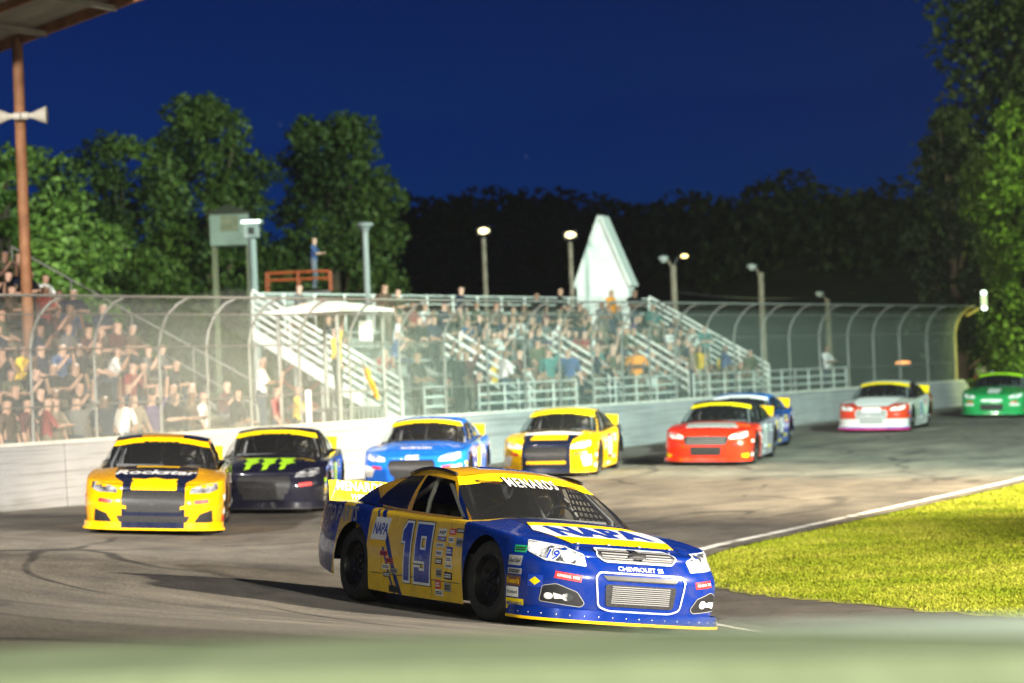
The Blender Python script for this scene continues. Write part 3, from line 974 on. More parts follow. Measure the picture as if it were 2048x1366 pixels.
def blades():
    rnd = random.Random(3); V, F = [], []
    n = 0
    while n < 110000:
        y = 27 + 45 * rnd.random() ** 1.5; x = rnd.uniform(1.8, min(16, y * .185))
        if not in_poly(x, y, GRASS): continue
        if y < 36 and not in_poly(x - abs(rnd.gauss(0, .22)) * .8, y - abs(rnd.gauss(0, .22)), GRASS): continue
        n += 1; a = rnd.uniform(0, pi); h = rnd.uniform(.012, .034) * (1.4 if rnd.random() < .08 else 1); w = rnd.uniform(.005, .013) * (1 + (y - 27) / 30)
        z = z_in(y) - .031; lx, ly = rnd.gauss(0, .03), rnd.gauss(0, .03); o = len(V)
        dx, dy = cos(a) * w, sin(a) * w
        V += [(x-dx, y-dy, z), (x+dx, y+dy, z), (x+lx, y+ly, z+h)]; F.append((o, o+1, o+2))
    me = bpy.data.meshes.new('infield_grass'); me.from_pydata(V, [], F); me.materials.append(M_GRASS)
    tag(link('infield_grass', me), 'mown yellow-green infield grass inside the white track line', 'grass', kind='stuff')
blades()
# ================================================================ the cars
# ---- number nineteen, in focus
BLUE, YELW = (.003, .024, .205), (.86, .54, .015)
P_HERO = paint('blue_and_yellow_paint', YELW, [
    (BLUE, [(1, 0, .12, 1.02)]), (BLUE, [(-1, 0, .25, 1.93)]),
    (BLUE, [(-1, 0, 0, 1.05), (1, 0, 0, -1.45), (0, 0, 1, .55)]),
    (BLUE, [(-1, 0, -.62, .22), (1, 0, .62, -.30)]), (BLUE, [(-1, 0, -.62, .36), (1, 0, .62, -.40)]),
    ], .28, .6, 0, .18)
P_HERO_ROOF = paint('yellow_roof_paint', (.95, .50, .0), [], .3, 1)
P_HERO_PIL = paint('yellow_pillar_paint', (.93, .50, .0), [(BLUE, [(1, 0, 1.2, 1.62), (-1, 0, -1.2, -1.74)]), (BLUE, [(1, 0, 1.2, 1.80), (-1, 0, -1.2, -1.86)]), (BLUE, [(-1, 0, -1.3, -.02), (-1, 0, 0, .9)])], .3, 1, 0, .25)
P_HERO_BLUE = paint('blue_metallic_paint', BLUE, [], .26, 1, .1)
hero = stock_car('sharp blue and yellow stock car with number 19 on its door, nearest the camera', -.14, 27.1, 27, P_HERO, P_HERO_BLUE, P_HERO_ROOF, P_HERO_PIL, M_BAN, M_YEL, dam=P_HERO_BLUE, steer=4)
tag(inst('rivets', ME_RIV, [c for c in hero.children if c.name.startswith('splitter')][0], M_BARE), kind='stuff')
up = round2d([(-.40,.655),(-.33,.590),(.33,.590),(.40,.655),(.345,.705),(-.345,.705)], .03)
lo = round2d([(-.44,.47),(-.40,.22),(-.30,.185),(.30,.185),(.40,.22),(.44,.47),(.40,.515),(-.40,.515)], .04)
M_SIL = mat('silver_trim', (.72, .75, .82), .3, .3)
mouth(hero, up, None, M_DARKG, None, M_SIL, .012, 5)
lg = decal(hero, 'intake_surround', ring2d(lo, .014), ('az', 0), M_SIL, .008)
lo2 = round2d([(-.345,.415),(-.325,.23),(.325,.23),(.345,.415)], .03)
ai = decal(hero, 'air_intake', poly2d(lo2), ('az', 0), M_DARKG, .006)
for k in range(9): decal(ai, 'radiator_fin', rect2d(.56, .007, 0, .262 + k * .017), ('az', 0), M_GREY, .010)
decal(hero, 'intake_slot', poly2d(round2d([(-.37,.485),(-.33,.445),(.33,.445),(.37,.485)], .02)), ('az', 0), M_BLACK, .006)
bow = [(-.115,-.012),(-.095,.028),(-.04,.028),(-.035,.05),(.045,.05),(.04,.028),(.115,.028),(.095,-.012),(.04,-.012),(.035,-.036),(-.045,-.036),(-.04,-.012)]
gb = decal(hero, 'bow_tie_emblem', move2d(poly2d([(x*1.0, z) for x, z in bow]), 0, .648), ('az', 0), M_CHROME, .012)
decal(gb, 'bow_tie_inset', move2d(poly2d([(x*.78, z*.7+.002) for x, z in bow]), 0, .648), ('az', 0), M_DARKG, .015)
decal(hero, 'maker_lettering', move2d(text2d('CHEVROLET SS', .034, 0, .012, 1.0, .44), 0, .548), ('az', 0), M_WHITE, .006)
for s in (-1, 1):
    az = 35 * s
    def mir(pts): return [(x * -s, z) for x, z in pts] if s == 1 else pts
    # the viewer-left lamp is drawn in its own frame, the other one mirrored
    base = [(.43,.735),(.44,.64),(.60,.575),(.955,.545),(.915,.645),(.74,.70)]
    hl = decal(hero, 'headlight', poly2d(round2d(mir(base), .015)), ('az', az), M_LENS, .004)
    decal(hl, 'headlight_edge', ring2d(round2d(mir(base), .015), .006), ('az', az), M_SIL, .008)
    decal(hl, 'projector_lamp', poly2d(mir([(.80+.052*cos(a*pi/8), .607+.040*sin(a*pi/8)) for a in range(16)])), ('az', az), M_LENS2, .008)
    if s == -1:
        for bold, m_, off in ((.05, M_WHITE, .009), (.0, M_DBLUE, .012)):
            decal(hl, 'headlight_number', move2d(text2d('19', .085, .2, bold + .02), .665, .625, radians(-6)), ('az', az), m_, off)
    fog = [(.60,.37),(.58,.235),(.93,.205),(.965,.24),(.90,.335),(.72,.395)]
    fl = decal(hero, 'fog_light', poly2d(round2d(mir(fog), .02)), ('az', az), M_BLACK, .004)
    decal(fl, 'fog_light_edge', ring2d(round2d(mir(fog), .02), .006), ('az', az), M_GREY, .007)
    for cx, r_ in ((.66, .035), (.82, .042)):
        decal(fl, 'fog_light_lens', poly2d(mir([(cx+r_*1.1*cos(a*pi/8), .285+r_*.8*sin(a*pi/8)) for a in range(16)])), ('az', az), M_LENS2 if cx < .7 else M_LENS, .008)
    decal(fl, 'fog_light_fin', poly2d(mir([(.70,.315),(.77,.30),(.775,.27),(.71,.265)])), ('az', az), M_WHITE, .008)
    tire = decal(hero, 'tire_maker_sticker', move2d(rect2d(.225, .058), -s * .815, .455, radians(6 * s)), ('az', az), M_RED, .004)
    decal(tire, 'sticker_lettering', move2d(text2d('GENERAL TIRE', .02, .1, .01, 1, .19), -s * .815, .455, radians(6 * s)), ('az', az), M_WHITE, .007)
# hood badge
hexg = [(-.62,-1.58),(-.50,-1.22),(.50,-1.22),(.62,-1.58),(.50,-2.08),(-.50,-2.08)]
hb = decal(hero, 'hood_badge', poly2d(hexg), 'top', M_YEL, .004, maxlen=.05)
decal(hb, 'badge_panel', poly2d([(-.62,-1.58),(-.56,-1.40),(.56,-1.40),(.62,-1.58),(.55,-1.86),(-.55,-1.86)]), 'top', M_WHITE, .007, maxlen=.05)
decal(hb, 'badge_lettering', move2d(text2d('NAPA', .36, 0, .045, 1.0, .88), 0, -1.63), 'top', M_DBLUE, .011, maxlen=.04)
for y in (-.45, -.15, .15, .45): 
    p = MB().lathe([(0,.02),(.012,.02),(.012,.001)], 10, 'z', (2.09, y, BV_BODY.ray_cast(Vector((2.09, y, 3)), Vector((0, 0, -1)))[0].z + .002)); p.build('hood_pin', M_BARE, hero, 40)
# windshield banner lettering
wb = [c for c in hero.children if c.name.startswith('windshield')][0]
for bold, m_, off in ((.062, M_BLACK, .004), (.012, M_WHITE, .008)):
    decal(wb, 'banner_lettering', move2d(text2d('MENARDS', .076, 0, bold, 1.16, .50 if bold < .05 else .51), -.03, 1.212), ('az', 0), m_, off, bvh=BV_WS)
for y in (-.43, .44):
    decal(wb, 'banner_small_print', move2d(text2d('MENARDS', .026, 0, .02, 1.1, .19), y, 1.205), ('az', 0), M_BRN, .004, bvh=BV_WS)
# roof number seen edge-on, and the roof rails
for bold, m_, off in ((.05, M_WHITE, .004), (.015, M_DBLUE, .007)):
    decal(hero, 'roof_number', move2d(text2d('19', .62, .1, bold), 0, .42, radians(90)), 'top', m_, off)
for s in (1, -1):
    m = MB(); m.tube([Vector(side_pt(u, 1, s)) + Vector((0, 0, .018)) for u in (.02, .15, .3, .5, .7, .85, .98)], .017, 6)
    m.build('roof_rail', M_BLACK, hero, True)
# spoiler lettering
BV_SPO = bvh_of(ME_SPOIL)
spo = [c for c in hero.children if c.name.startswith('spoiler')][0]
for yy in (-.45, .18):
    for bold, m_, off in ((.075, M_BLACK, .003), (.018, M_WHITE, .006)):
        decal(spo, 'spoiler_lettering', move2d(text2d('MENARDS', .085, 0, bold, 1.08, .52 if bold < .05 else .535), yy, 1.075), ('az', 0), m_, off, bvh=BV_SPO)
    decal(spo, 'spoiler_small_print', move2d(text2d('WEST', .045, .2, .03, 1, .2), yy, .975), ('az', 0), M_DBLUE, .004, bvh=BV_SPO)
# door number and flank graphics (right-hand side, az -90)
R90 = ('az', -90)
for bold, m_, off in ((.060, M_BLACK, .003), (.044, M_WHITE, .006), (.0, M_DBLUE, .009)):
    decal(hero, 'door_number', move2d(nineteen(.52, .62, bold), 0, .52), R90, m_, off)
qp = [(-1.02,.62),(-.62,.62),(-.55,.90),(-.95,.90)]
decal(hero, 'quarter_badge', poly2d([(-.98,.60),(-.66,.60),(-.60,.81),(-.92,.81)]), R90, M_WHITE, .004)
decal(hero, 'quarter_badge_lettering', move2d(text2d('NAPA', .10, .2, .03, 1, .28), -.79, .705), R90, M_DBLUE, .007)
decal(hero, 'quarter_badge_band', poly2d([(-1.0,.54),(-.68,.54),(-.66,.595),(-.985,.595)]), R90, M_YEL, .004)
decal(hero, 'quarter_lettering', move2d(text2d('AUTO PARTS', .14, 0, .03, 1.0, 1.05), -1.86, .815), R90, M_GREY, .004)
for (x, z, s_, h_) in ((-2.22, .62, '', .05), (-1.96, .60, 'NAPA', .05), (-2.18, .70, '', .05), (-1.95, .50, '', .035)):
    decal(hero, 'quarter_sticker', move2d(text2d(s_, h_, .15, .02) if s_ == 'NAPA' else print2d(.17, h_, int(z * 100)), x, z), R90, M_GREY, .004)
rnd = random.Random(5)
words = ['', 'ARP', 'COMP', '', '', '', '', '', '', '', '', '', '', '', '', '']
cols_ = [M_WHITE, M_GREY, M_WHITE, M_DBLUE, M_RED, M_BLACK, M_WHITE]
k = 0
for ix, x in enumerate((.50, .70, .88)):
    z = .80
    while z > (.22 if ix == 0 else .30):
        h_ = rnd.choice((.045, .06, .075, .09)); w_ = rnd.uniform(.11, .185); mm_ = cols_[(k * 3 + ix) % 7]; k += 1
        z -= h_
        if x > .8 and z < .60: break
        xx = x + rnd.uniform(-.012, .012)
        st = decal(hero, 'contingency_sticker', move2d(rect2d(w_, h_ * .86), xx, z, radians(rnd.uniform(-2, 2))), R90, mm_, .004)
        decal(st, 'sticker_lettering', move2d(text2d(words[k % 16], h_ * .42, 0, .02, 1, w_ * .82) if words[k % 16] else print2d(w_ * .8, h_ * .5, k), xx, z), R90, M_WHITE if mm_ in (M_RED, M_BLACK, M_DBLUE) else M_BLACK, .007)
        z -= .012
for (x, z, s_, m_) in ((-.55, .42, '', M_RED), (-.62, .36, '', M_WHITE), (-.45, .33, '', M_GREY), (-.60, .29, '', M_BLACK), (-.68, .48, '', M_RED)):
    st = decal(hero, 'rocker_sticker', move2d(rect2d(.15, .045), x, z), R90, m_, .004)
    decal(st, 'sticker_lettering', move2d(print2d(.12, .028, int(x * -100)), x, z), R90, M_BLACK if m_ is not M_BLACK else M_WHITE, .007)
# stickers on the nose corner ahead of the front wheel
AZ6 = ('az', -62)
def nose_sticker(a, z, w_, h_, m_, s_, tm, th=.4):
    st = decal(hero, 'fender_sticker', move2d(rect2d(w_, h_), a, z), AZ6, m_, .004)
    decal(st, 'sticker_lettering', move2d(text2d(s_, h_ * th, 0, .015, 1, w_ * .84) if s_ else print2d(w_ * .8, h_ * .6, 3), a, z), AZ6, tm, .007)
nose_sticker(1.26, .555, .17, .085, M_GREY, 'Sioux Chief', M_BLACK)
nose_sticker(1.27, .465, .19, .05, M_GREY, '', M_BLACK)
nose_sticker(1.26, .385, .20, .085, M_BRN, "Reese's", M_YEL, .55)
nose_sticker(1.25, .290, .17, .085, M_WHITE, 'Richmond', M_BLACK, .35)
nose_sticker(1.28, .190, .24, .090, M_BAN, 'MENARDS', M_DBLUE, .4)
nose_sticker(1.30, .655, .13, .06, M_GRN, '', M_BLACK, .5)
st = decal(hero, 'diamond_sticker', move2d(rect2d(.15, .10), 1.52, .40), AZ6, M_DBLUE, .004)
decal(st, 'sticker_diamond', poly2d([(1.465,.40),(1.52,.435),(1.575,.40),(1.52,.365)]), AZ6, M_BAN, .007)
# panel gaps
decal(hero, 'hood_gap', ring2d([(-.535,-1.0),(-.535,-2.16),(.535,-2.16),(.535,-1.0)], .007), 'top', M_BLACK, .0035)
decal(hero, 'fascia_gap', poly2d([(1.845,.70),(1.852,.70),(1.862,.13),(1.855,.13)]), R90, M_BLACK, .0025)
for x0 in (.66, -.72): decal(hero, 'door_gap', rect2d(.006, .50, x0, .56), R90, M_BLACK, .0025)
# door seams and panel rivets along the rocker
for x0 in (.35, -.45): decal(hero, 'panel_seam', rect2d(.006, .16, x0, .215), R90, M_BLACK, .003)
decal(hero, 'rocker_seam', rect2d(1.86, .006, 0, .295), R90, M_BLACK, .003)
m = MB()
for k in range(16): m.ball((-.9 + k * .12, -.958, .30), .009, 4)
for k in range(12): m.ball((lerp(.6, -.7, k/11), -.79, lid_at(lerp(.6, -.7, k/11), .79) + .005), .008, 4)
tag(m.build('panel_rivets', M_BARE, hero, True), kind='stuff')
decal(hero, 'exhaust_opening', rect2d(.22, .06, -.45, .165), R90, M_BLACK, .004)

# ---- the field behind
def lip(px, Y, heading):
    p = at(px, 950, Y); a = radians(heading); return (p.x - 2.45 * sin(a), p.y + 2.45 * cos(a), heading)

def lamps(root, lens, shape=None, z=0):
    base = shape or [(.45,.72),(.47,.635),(.66,.585),(.95,.575),(.90,.645),(.70,.70)]
    for s in (-1, 1):
        pts = [(x * -s, zz + z) for x, zz in base] if s == 1 else [(x, zz + z) for x, zz in base]
        decal(root, 'headlight', poly2d(pts), ('az', 35 * s), lens, .004)
def corner(root, name, pts, m, off=.004, az=35):
    for s in (-1, 1): decal(root, name, poly2d([(x * -s, z) for x, z in pts] if s == 1 else pts), ('az', az * s), m, off)
def number(root, seed, m_in, m_out, az=90, x=0):
    """door number blurred past reading: an outlined block"""
    pts = round2d([(-.30, .30), (.26, .30), (.32, .80), (-.24, .80)], .06)
    p = decal(root, 'number_panel', poly2d(pts), ('az', az), m_out, .004)
    for dx in (-.13, .14): decal(p, 'number_block', move2d(poly2d(round2d([(-.09, .36), (.08, .36), (.12, .74), (-.05, .74)], .04)), dx), ('az', az), m_in, .008)
M_LAMPD = noisy('dark_lamp_decal', (.03, .03, .035), (.35, .36, .38), 8, .15)
# yellow and black car
YB, NAVY = (.78, .38, 0), (.010, .014, .035)
c1 = stock_car('yellow stock car with black hood and wide black grille, leftmost on the track', *lip(300, 40.3, 4),
    paint('yellow_black_paint', YB, [(NAVY, [(0, -1, 0, -.43), (1, 0, 0, 1.9)]), (NAVY, [(-1, 0, 0, .5)])], .3), paint('black_hood_paint', NAVY, [], .3),
    paint('yellow_black_roof', NAVY, [(YB, [(0, -1, 0, -.30)])], .3), paint('yellow_pillars', YB, [], .3), M_YEL, M_YEL, banner=M_YEL)
hexa = round2d([(-.44,.50),(-.38,.32),(.38,.32),(.44,.50),(.40,.60),(-.40,.60)], .03)
mouth(c1, hexa, round2d([(-.50,.27),(-.44,.15),(.44,.15),(.50,.27)], .02), M_DARKG, M_DARKG)
lamps(c1, M_LAMPD)
corner(c1, 'brake_duct', [(.66,.36),(.63,.19),(.92,.17),(.84,.30)], M_BLACK)
corner(c1, 'nose_stripe', [(.96,.44),(1.10,.40),(1.10,.36),(.90,.40)], M_YEL, .006)
decal(c1, 'hood_star_badge', move2d(poly2d([(-.28,-.10),(-.32,.06),(-.14,.03),(0,.12),(.14,.03),(.32,.06),(.28,-.10)]), 0, -2.04), 'top', M_YEL, .006)
decal(c1, 'nose_star_badge', rect2d(.62, .10, 0, .665), ('az', 0), M_YEL, .006)
decal(c1, 'hood_lettering', move2d(text2d('Rockstar', .26, .25, .03, 1, 1.12), 0, -1.55), 'top', M_WHITE, .006)
decal(c1, 'hood_rear_band', rect2d(.6, .09, 0, -1.12), 'top', M_YEL, .006)
# black car with lime claw marks
c2 = stock_car('black stock car with lime green claw marks across its hood', *lip(524, 47.0, -1),
    paint('black_green_paint', (.012, .012, .022), [], .3), banner=M_BAN, spoil=M_BAN)
def claw(x, k):
    return poly2d([(x-.12, .40), (x+.16, .40), (x+.10, .20), (x+.14+k*.02, .05), (x+.05, -.10), (x+.03, -.34), (x-.06, -.42), (x-.03, -.16), (x-.09, -.05), (x-.04, .14)])
decal(c2, 'claw_mark', move2d(claw(0, 1), -.28, -1.80), 'top', M_CLAW, .006); decal(c2, 'claw_mark', move2d(claw(0, 0), .0, -1.83), 'top', M_CLAW, .006)
decal(c2, 'claw_mark', move2d(claw(0, 2), .28, -1.80), 'top', M_CLAW, .006)
mouth(c2, hexa, lo2, M_DARKG, M_DARKG); lamps(c2, M_LAMPD)
number(c2, 15, M_CLAW, M_BLACK)
corner(c2, 'nose_sticker', [(.70,.50),(.92,.48),(.92,.43),(.70,.45)], M_RED); corner(c2, 'fender_sticker', [(1.1,.40),(1.28,.40),(1.28,.30),(1.1,.30)], M_BAN, .004, 60)
# bright blue car
c3 = stock_car('bright blue stock car with white hood lettering, behind the roof of car 19', *lip(822, 54, -6),
    paint('bright_blue_paint', (.012, .16, .78), [((.55, .75, .05), [(-1, 0, .3, .55), (1, 0, .3, -.25), (0, 1, 0, .85)])], .3), banner=M_BAN, spoil=M_BAN)
mouth(c3, hexa, lo2, M_DARKG, M_DARKG, M_BLACK); lamps(c3, M_LENS2)
decal(c3, 'hood_lettering', move2d(print2d(.6, .16, 4), 0, -1.75), 'top', M_WHITE, .006)
decal(c3, 'hood_small_lettering', move2d(print2d(.75, .08, 5), 0, -1.45), 'top', M_GREY, .006)
decal(c3, 'nose_badge', rect2d(.26, .07, 0, .645), ('az', 0), M_WHITE, .006)
corner(c3, 'corner_flash', [(.50,.52),(.50,.30),(.72,.30),(.80,.46)], M_WHITE)
number(c3, 54, M_BAN, M_DBLUE)
# yellow car with black nose
c4 = stock_car('yellow stock car with black nose and white-tipped hood, behind the blue car', *lip(1092, 59.5, -10),
    paint('yellow_blacknose_paint', (.95, .55, 0), [(NAVY, [(1, 0, 0, 1.9), (0, -1, 0, -.50)]), (NAVY, [(-1, 0, 0, 1.2)])], .3),
    paint('black_hood', NAVY, [], .3), paint('yellow_roof', (.95, .62, 0), [], .3), paint('dark_pillars', (.05, .04, .02), [((.95, .6, 0), [(1, 0, 1.2, 1.6)])], .3), M_BAN, M_BLACK, banner=M_BAN)
mouth(c4, hexa, lo2, M_DARKG, M_DARKG); lamps(c4, M_LENS2)
decal(c4, 'hood_flash', poly2d([(-.62,-1.35),(0,-1.22),(.62,-1.35),(.55,-1.55),(-.55,-1.55)]), 'top', M_WHITE, .006)
decal(c4, 'hood_badge', poly2d([(-.34,-1.62),(.34,-1.62),(.38,-2.05),(-.38,-2.05)]), 'top', M_YEL, .006)
decal(c4, 'nose_stripe', rect2d(.8, .05, 0, .30), ('az', 0), M_YEL, .008)
corner(c4, 'fender_sticker', [(.52,.44),(.52,.25),(.70,.22),(.78,.42)], M_WHITE)
number(c4, 22, M_WHITE, M_RED)
# red car
c5 = stock_car('red stock car with silver flash on its hood, in front of a blue one', *lip(1412, 63.5, -13),
    paint('red_paint', (.80, .035, .008), [((.30, .28, .36), [(-1, 0, 0, -.7)])], .3), None, paint('dark_roof', (.03, .03, .035), [], .3), M_BLACK, M_YEL, None, banner=M_BAN)
mouth(c5, round2d([(-.50,.58),(-.44,.45),(.44,.45),(.50,.58),(.44,.64),(-.44,.64)], .04), lo2, M_DARKG, M_DARKG, None, 0, 4); lamps(c5, M_LENS2)
decal(c5, 'hood_flash', poly2d([(-.58,-1.20),(.45,-1.20),(.58,-1.62),(-.52,-1.62)]), 'top', M_GREY, .006)
decal(c5, 'hood_stripe', poly2d([(-.56,-1.63),(.60,-1.63),(.60,-1.72),(-.54,-1.72)]), 'top', M_WHITE, .006)
decal(c5, 'hood_vent', rect2d(1.0, .05, 0.02, -1.78), 'top', M_BLACK, .006)
corner(c5, 'fog_light', [(.50,.27),(.50,.17),(.66,.15),(.70,.25)], M_BAN); number(c5, 38, M_GREY, M_WHITE)
# blue car behind it
c6 = stock_car('dark blue stock car mostly hidden behind the red one', *lip(1452, 69.0, -14),
    paint('deep_blue_paint', (.01, .08, .38), [], .3), None, paint('blue_roof', (.01, .16, .60), [], .3), None, M_YEL, None, banner=M_WHITE)
mouth(c6, hexa, lo2, M_DARKG, M_DARKG); lamps(c6, M_LENS2); number(c6, 7, M_WHITE, M_BLACK)
# white, orange and purple car
c7 = stock_car('white and red stock car with magenta lip, alone by the far wall', *lip(1746, 79, -17),
    paint('white_orange_paint', (.75, .75, .72), [((.55, .05, .015), [(1, 0, 0, 1.85), (0, 0, 1, .36)]), ((.10, .06, .35), [(1, 0, 0, 1.3), (0, 0, -1, -.15)]), ((.5, .08, .02), [(-1, 0, .2, 1.5)])], .3),
    M_WHITE, paint('white_roof', (.78, .8, .75), [], .3), paint('maroon_pillars', (.07, .02, .015), [], .3), M_BAN, mat('magenta_lip', (.85, .03, .18), .4), banner=M_BAN)
mouth(c7, hexa, lo2, M_GREY, M_GREY, M_WHITE); lamps(c7, M_LENS2); number(c7, 6, M_DBLUE, M_WHITE)
decal(c7, 'nose_badge', rect2d(.5, .12, 0, .60), ('az', 0), M_WHITE, .008)
# green car
c8 = stock_car('green stock car with white nose flashes at the right edge of the picture', *lip(1988, 88, -17),
    paint('green_paint', (.02, .32, .09), [((.03, .08, .05), [(-1, 0, 0, 1.0)])], .3), None, paint('dark_green_roof', (.01, .06, .03), [], .3), M_BLACK, M_BLACK, None, banner=M_CLAW)
mouth(c8, None, lo2, M_DARKG, M_DARKG); lamps(c8, M_LENS2)
decal(c8, 'nose_flash', rect2d(.62, .06, 0, .52), ('az', 0), M_WHITE, .006); decal(c8, 'hood_flash', poly2d([(-.2,-1.5),(.2,-1.5),(.16,-2.1),(-.16,-2.1)]), 'top', M_WHITE, .006)
corner(c8, 'nose_stripe', [(.62,.42),(.95,.42),(.95,.37),(.66,.36)], M_WHITE)

# sponsor stickers scattered over the flanks and noses of the field
def sponsors(root, seed, cols):
    r = random.Random(seed)
    for (x, z, w, h) in ((.62, .66, .20, .08), (.62, .55, .20, .07), (.62, .45, .20, .07), (.82, .62, .14, .06), (-.75, .70, .30, .14), (-1.98, .72, .42, .16), (-2.1, .52, .30, .09), (-.55, .30, .34, .07), (.2, .20, .5, .06)):
        for az, sx in ((90, -1), (-90, 1)):
            if az == -90 and r.random() < .5: continue
            m_ = r.choice(cols); st = decal(root, 'flank_sticker', rect2d(w, h, x * sx, z), ('az', az), m_, .004)
            if w > .2: decal(st, 'sticker_lettering', move2d(print2d(w * .8, h * .6, r.randint(0, 99)), x * sx, z), ('az', az), M_BLACK if m_ in (M_WHITE, M_BAN, M_CLAW, M_GREY) else M_WHITE, .008)
    for s in (-1, 1):
        for (a, z, w, h) in ((1.24, .52, .15, .07), (1.24, .43, .15, .06), (1.25, .33, .16, .07), (1.26, .23, .17, .07)):
            decal(root, 'fender_sticker', rect2d(w, h, -s * a, z), ('az', 62 * s), r.choice(cols), .004)
        decal(root, 'nose_sticker', move2d(rect2d(.2, .05), -s * .82, .47, radians(6 * s)), ('az', 35 * s), M_RED, .006)
    decal(root, 'banner_lettering', move2d(print2d(.5, .045, 8), 0, 1.215), ('az', 0), M_BLACK, .006, bvh=BV_WS)
for k_, (c_, cols) in enumerate(((c1, [M_BLACK, M_WHITE, M_RED]), (c2, [M_WHITE, M_CLAW, M_GREY]), (c3, [M_WHITE, M_BAN, M_DBLUE]), (c4, [M_WHITE, M_BLACK, M_RED]), (c5, [M_WHITE, M_BLACK, M_BAN]), (c6, [M_WHITE, M_BAN]), (c7, [M_RED, M_DBLUE, M_BLACK]), (c8, [M_WHITE, M_BAN]))): sponsors(c_, 40 + k_, cols)
# ================================================================ outer wall and catch fence
def V3(p, z): return Vector((p.x, p.y, z))
def scuffed():
    m = noisy('painted_concrete', (.28, .29, .305), (.37, .37, .38), .9, .85, .35, bscale=12, lo=.3, hi=.7)
    src = bsdf(m).inputs['Base Color'].links[0].from_socket
    tc = N(m, 'ShaderNodeTexCoord'); mp = N(m, 'ShaderNodeMapping'); mp.inputs['Scale'].default_value = (.22, .22, 18); L(m, tc.outputs['Object'], mp.inputs[0])
    no = N(m, 'ShaderNodeTexNoise'); no.inputs['Scale'].default_value = 1.4; no.inputs['Detail'].default_value = 9; L(m, mp.outputs[0], no.inputs['Vector'])
    mr = N(m, 'ShaderNodeMapRange'); mr.inputs[1].default_value = .50; mr.inputs[2].default_value = .64; mr.inputs[4].default_value = .42; L(m, no.outputs[0], mr.inputs[0])
    mx = N(m, 'ShaderNodeMix', data_type='RGBA'); L(m, mr.outputs[0], mx.inputs[0]); L(m, src, mx.inputs[6]); mx.inputs[7].default_value = (.06, .058, .055, 1)
    L(m, mx.outputs[2], bsdf(m).inputs['Base Color']); return m
M_CONC = scuffed()
M_CONC_TOP = noisy('bare_concrete', (.42, .42, .38), (.62, .60, .54), 3, .9, .3)
M_GALV = mat('galvanised_steel', (.27, .27, .25), .55, .4)
M_WPIPE = mat('white_pipe_paint', (.78, .82, .77), .45)
M_ALU = noisy('aluminium', (.42, .44, .42), (.60, .62, .60), 5, .4, metal=.5)
WT0, WT1, WTOP = -14, wall_at_px(1938), 1.38
wallr = empty('track_wall', V3(wall_pt(0), 0), 0, 'long white concrete wall along the outside of the track', 'wall')
def wbase(t): p = wall_pt(t); return track_z(p.x, p.y) - .3
n_seg = 18; seg = (WT1 - WT0) / n_seg
Wi = Matrix.Translation(-wallr.location)
for k in range(n_seg):                               # cast sections with joints
    a, b = WT0 + k * seg + .012, WT0 + (k + 1) * seg - .012
    m = MB(); vs = []
    end_r = .55 if k == n_seg - 1 else 0
    for t, drop in ((a, 0), (b - end_r, 0)) + (((b - end_r * .4, .12), (b, .5)) if end_r else ()):
        zb = wbase(t)
        for bk, z in ((-.03, zb), (0, WTOP - .12 - drop), (0, WTOP - .05 - drop), (.05, WTOP - drop), (.30, WTOP - drop), (.33, WTOP - .05 - drop), (.33, zb)):
            vs.append(V3(wall_pt(t, bk), z) - wallr.location)
    c = 7; fs = []; mi = []
    rings = len(vs) // c
    for r_ in range(rings - 1):
        for j in range(c):
            fs.append((r_*c+j, (r_+1)*c+j, (r_+1)*c+(j+1) % c, r_*c+(j+1) % c)); mi.append(1 if j in (2, 3, 4) else 0)
    fs += [tuple(range(c)), tuple(range((rings-1)*c, rings*c))[::-1]]; mi += [0, 0]
    o_ = len(m.f); m.add(vs, fs); m.m = mi
    m.build('wall_section', [M_CONC, M_CONC_TOP], wallr)

def chainlink():
    m = bpy.data.materials.new('chain_link'); m.use_nodes = True
    uv = N(m, 'ShaderNodeUVMap'); uv.uv_map = 'link'; sx = N(m, 'ShaderNodeSeparateXYZ'); L(m, uv.outputs[0], sx.inputs[0])
    fs = []
    for op in ('ADD', 'SUBTRACT'):
        a = N(m, 'ShaderNodeMath', operation=op); L(m, sx.outputs[0], a.inputs[0]); L(m, sx.outputs[1], a.inputs[1])
        b = N(m, 'ShaderNodeMath', operation='MULTIPLY'); b.inputs[1].default_value = 1 / .085; L(m, a.outputs[0], b.inputs[0])
        c = N(m, 'ShaderNodeMath', operation='FRACT'); L(m, b.outputs[0], c.inputs[0])
        d = N(m, 'ShaderNodeMath', operation='LESS_THAN'); d.inputs[1].default_value = .125; L(m, c.outputs[0], d.inputs[0]); fs.append(d.outputs[0])
    mx = N(m, 'ShaderNodeMath', operation='MAXIMUM'); L(m, fs[0], mx.inputs[0]); L(m, fs[1], mx.inputs[1])
    L(m, mx.outputs[0], bsdf(m).inputs['Alpha'])
    bsdf(m).inputs['Base Color'].default_value = (.44, .50, .45, 1); bsdf(m).inputs['Roughness'].default_value = .5; bsdf(m).inputs['Metallic'].default_value = .2
    return m
M_LINK = chainlink()
fence = empty('catch_fence', V3(wall_pt(0, .15), WTOP), 0, 'chain-link catch fence with curved steel posts on top of the wall', 'fence')
FZ = [(0, 0), (0, .6), (0, 1.15), (0, 1.6), (-.07, 1.92), (-.23, 2.20), (-.46, 2.40), (-.72, 2.50)]      # (towards track, height)
post_px = [-70, 63, 190, 320, 415, 500, 600, 700, 800, 890, 975, 1050, 1120, 1185, 1245, 1300, 1352, 1412, 1470, 1525, 1580, 1640, 1697, 1748, 1800, 1855, 1912]
post_t = [wall_at_px(p, .15) for p in post_px]
def fpt(t, k): return V3(wall_pt(t, .15 + FZ[k][0]), WTOP + FZ[k][1]) - fence.location
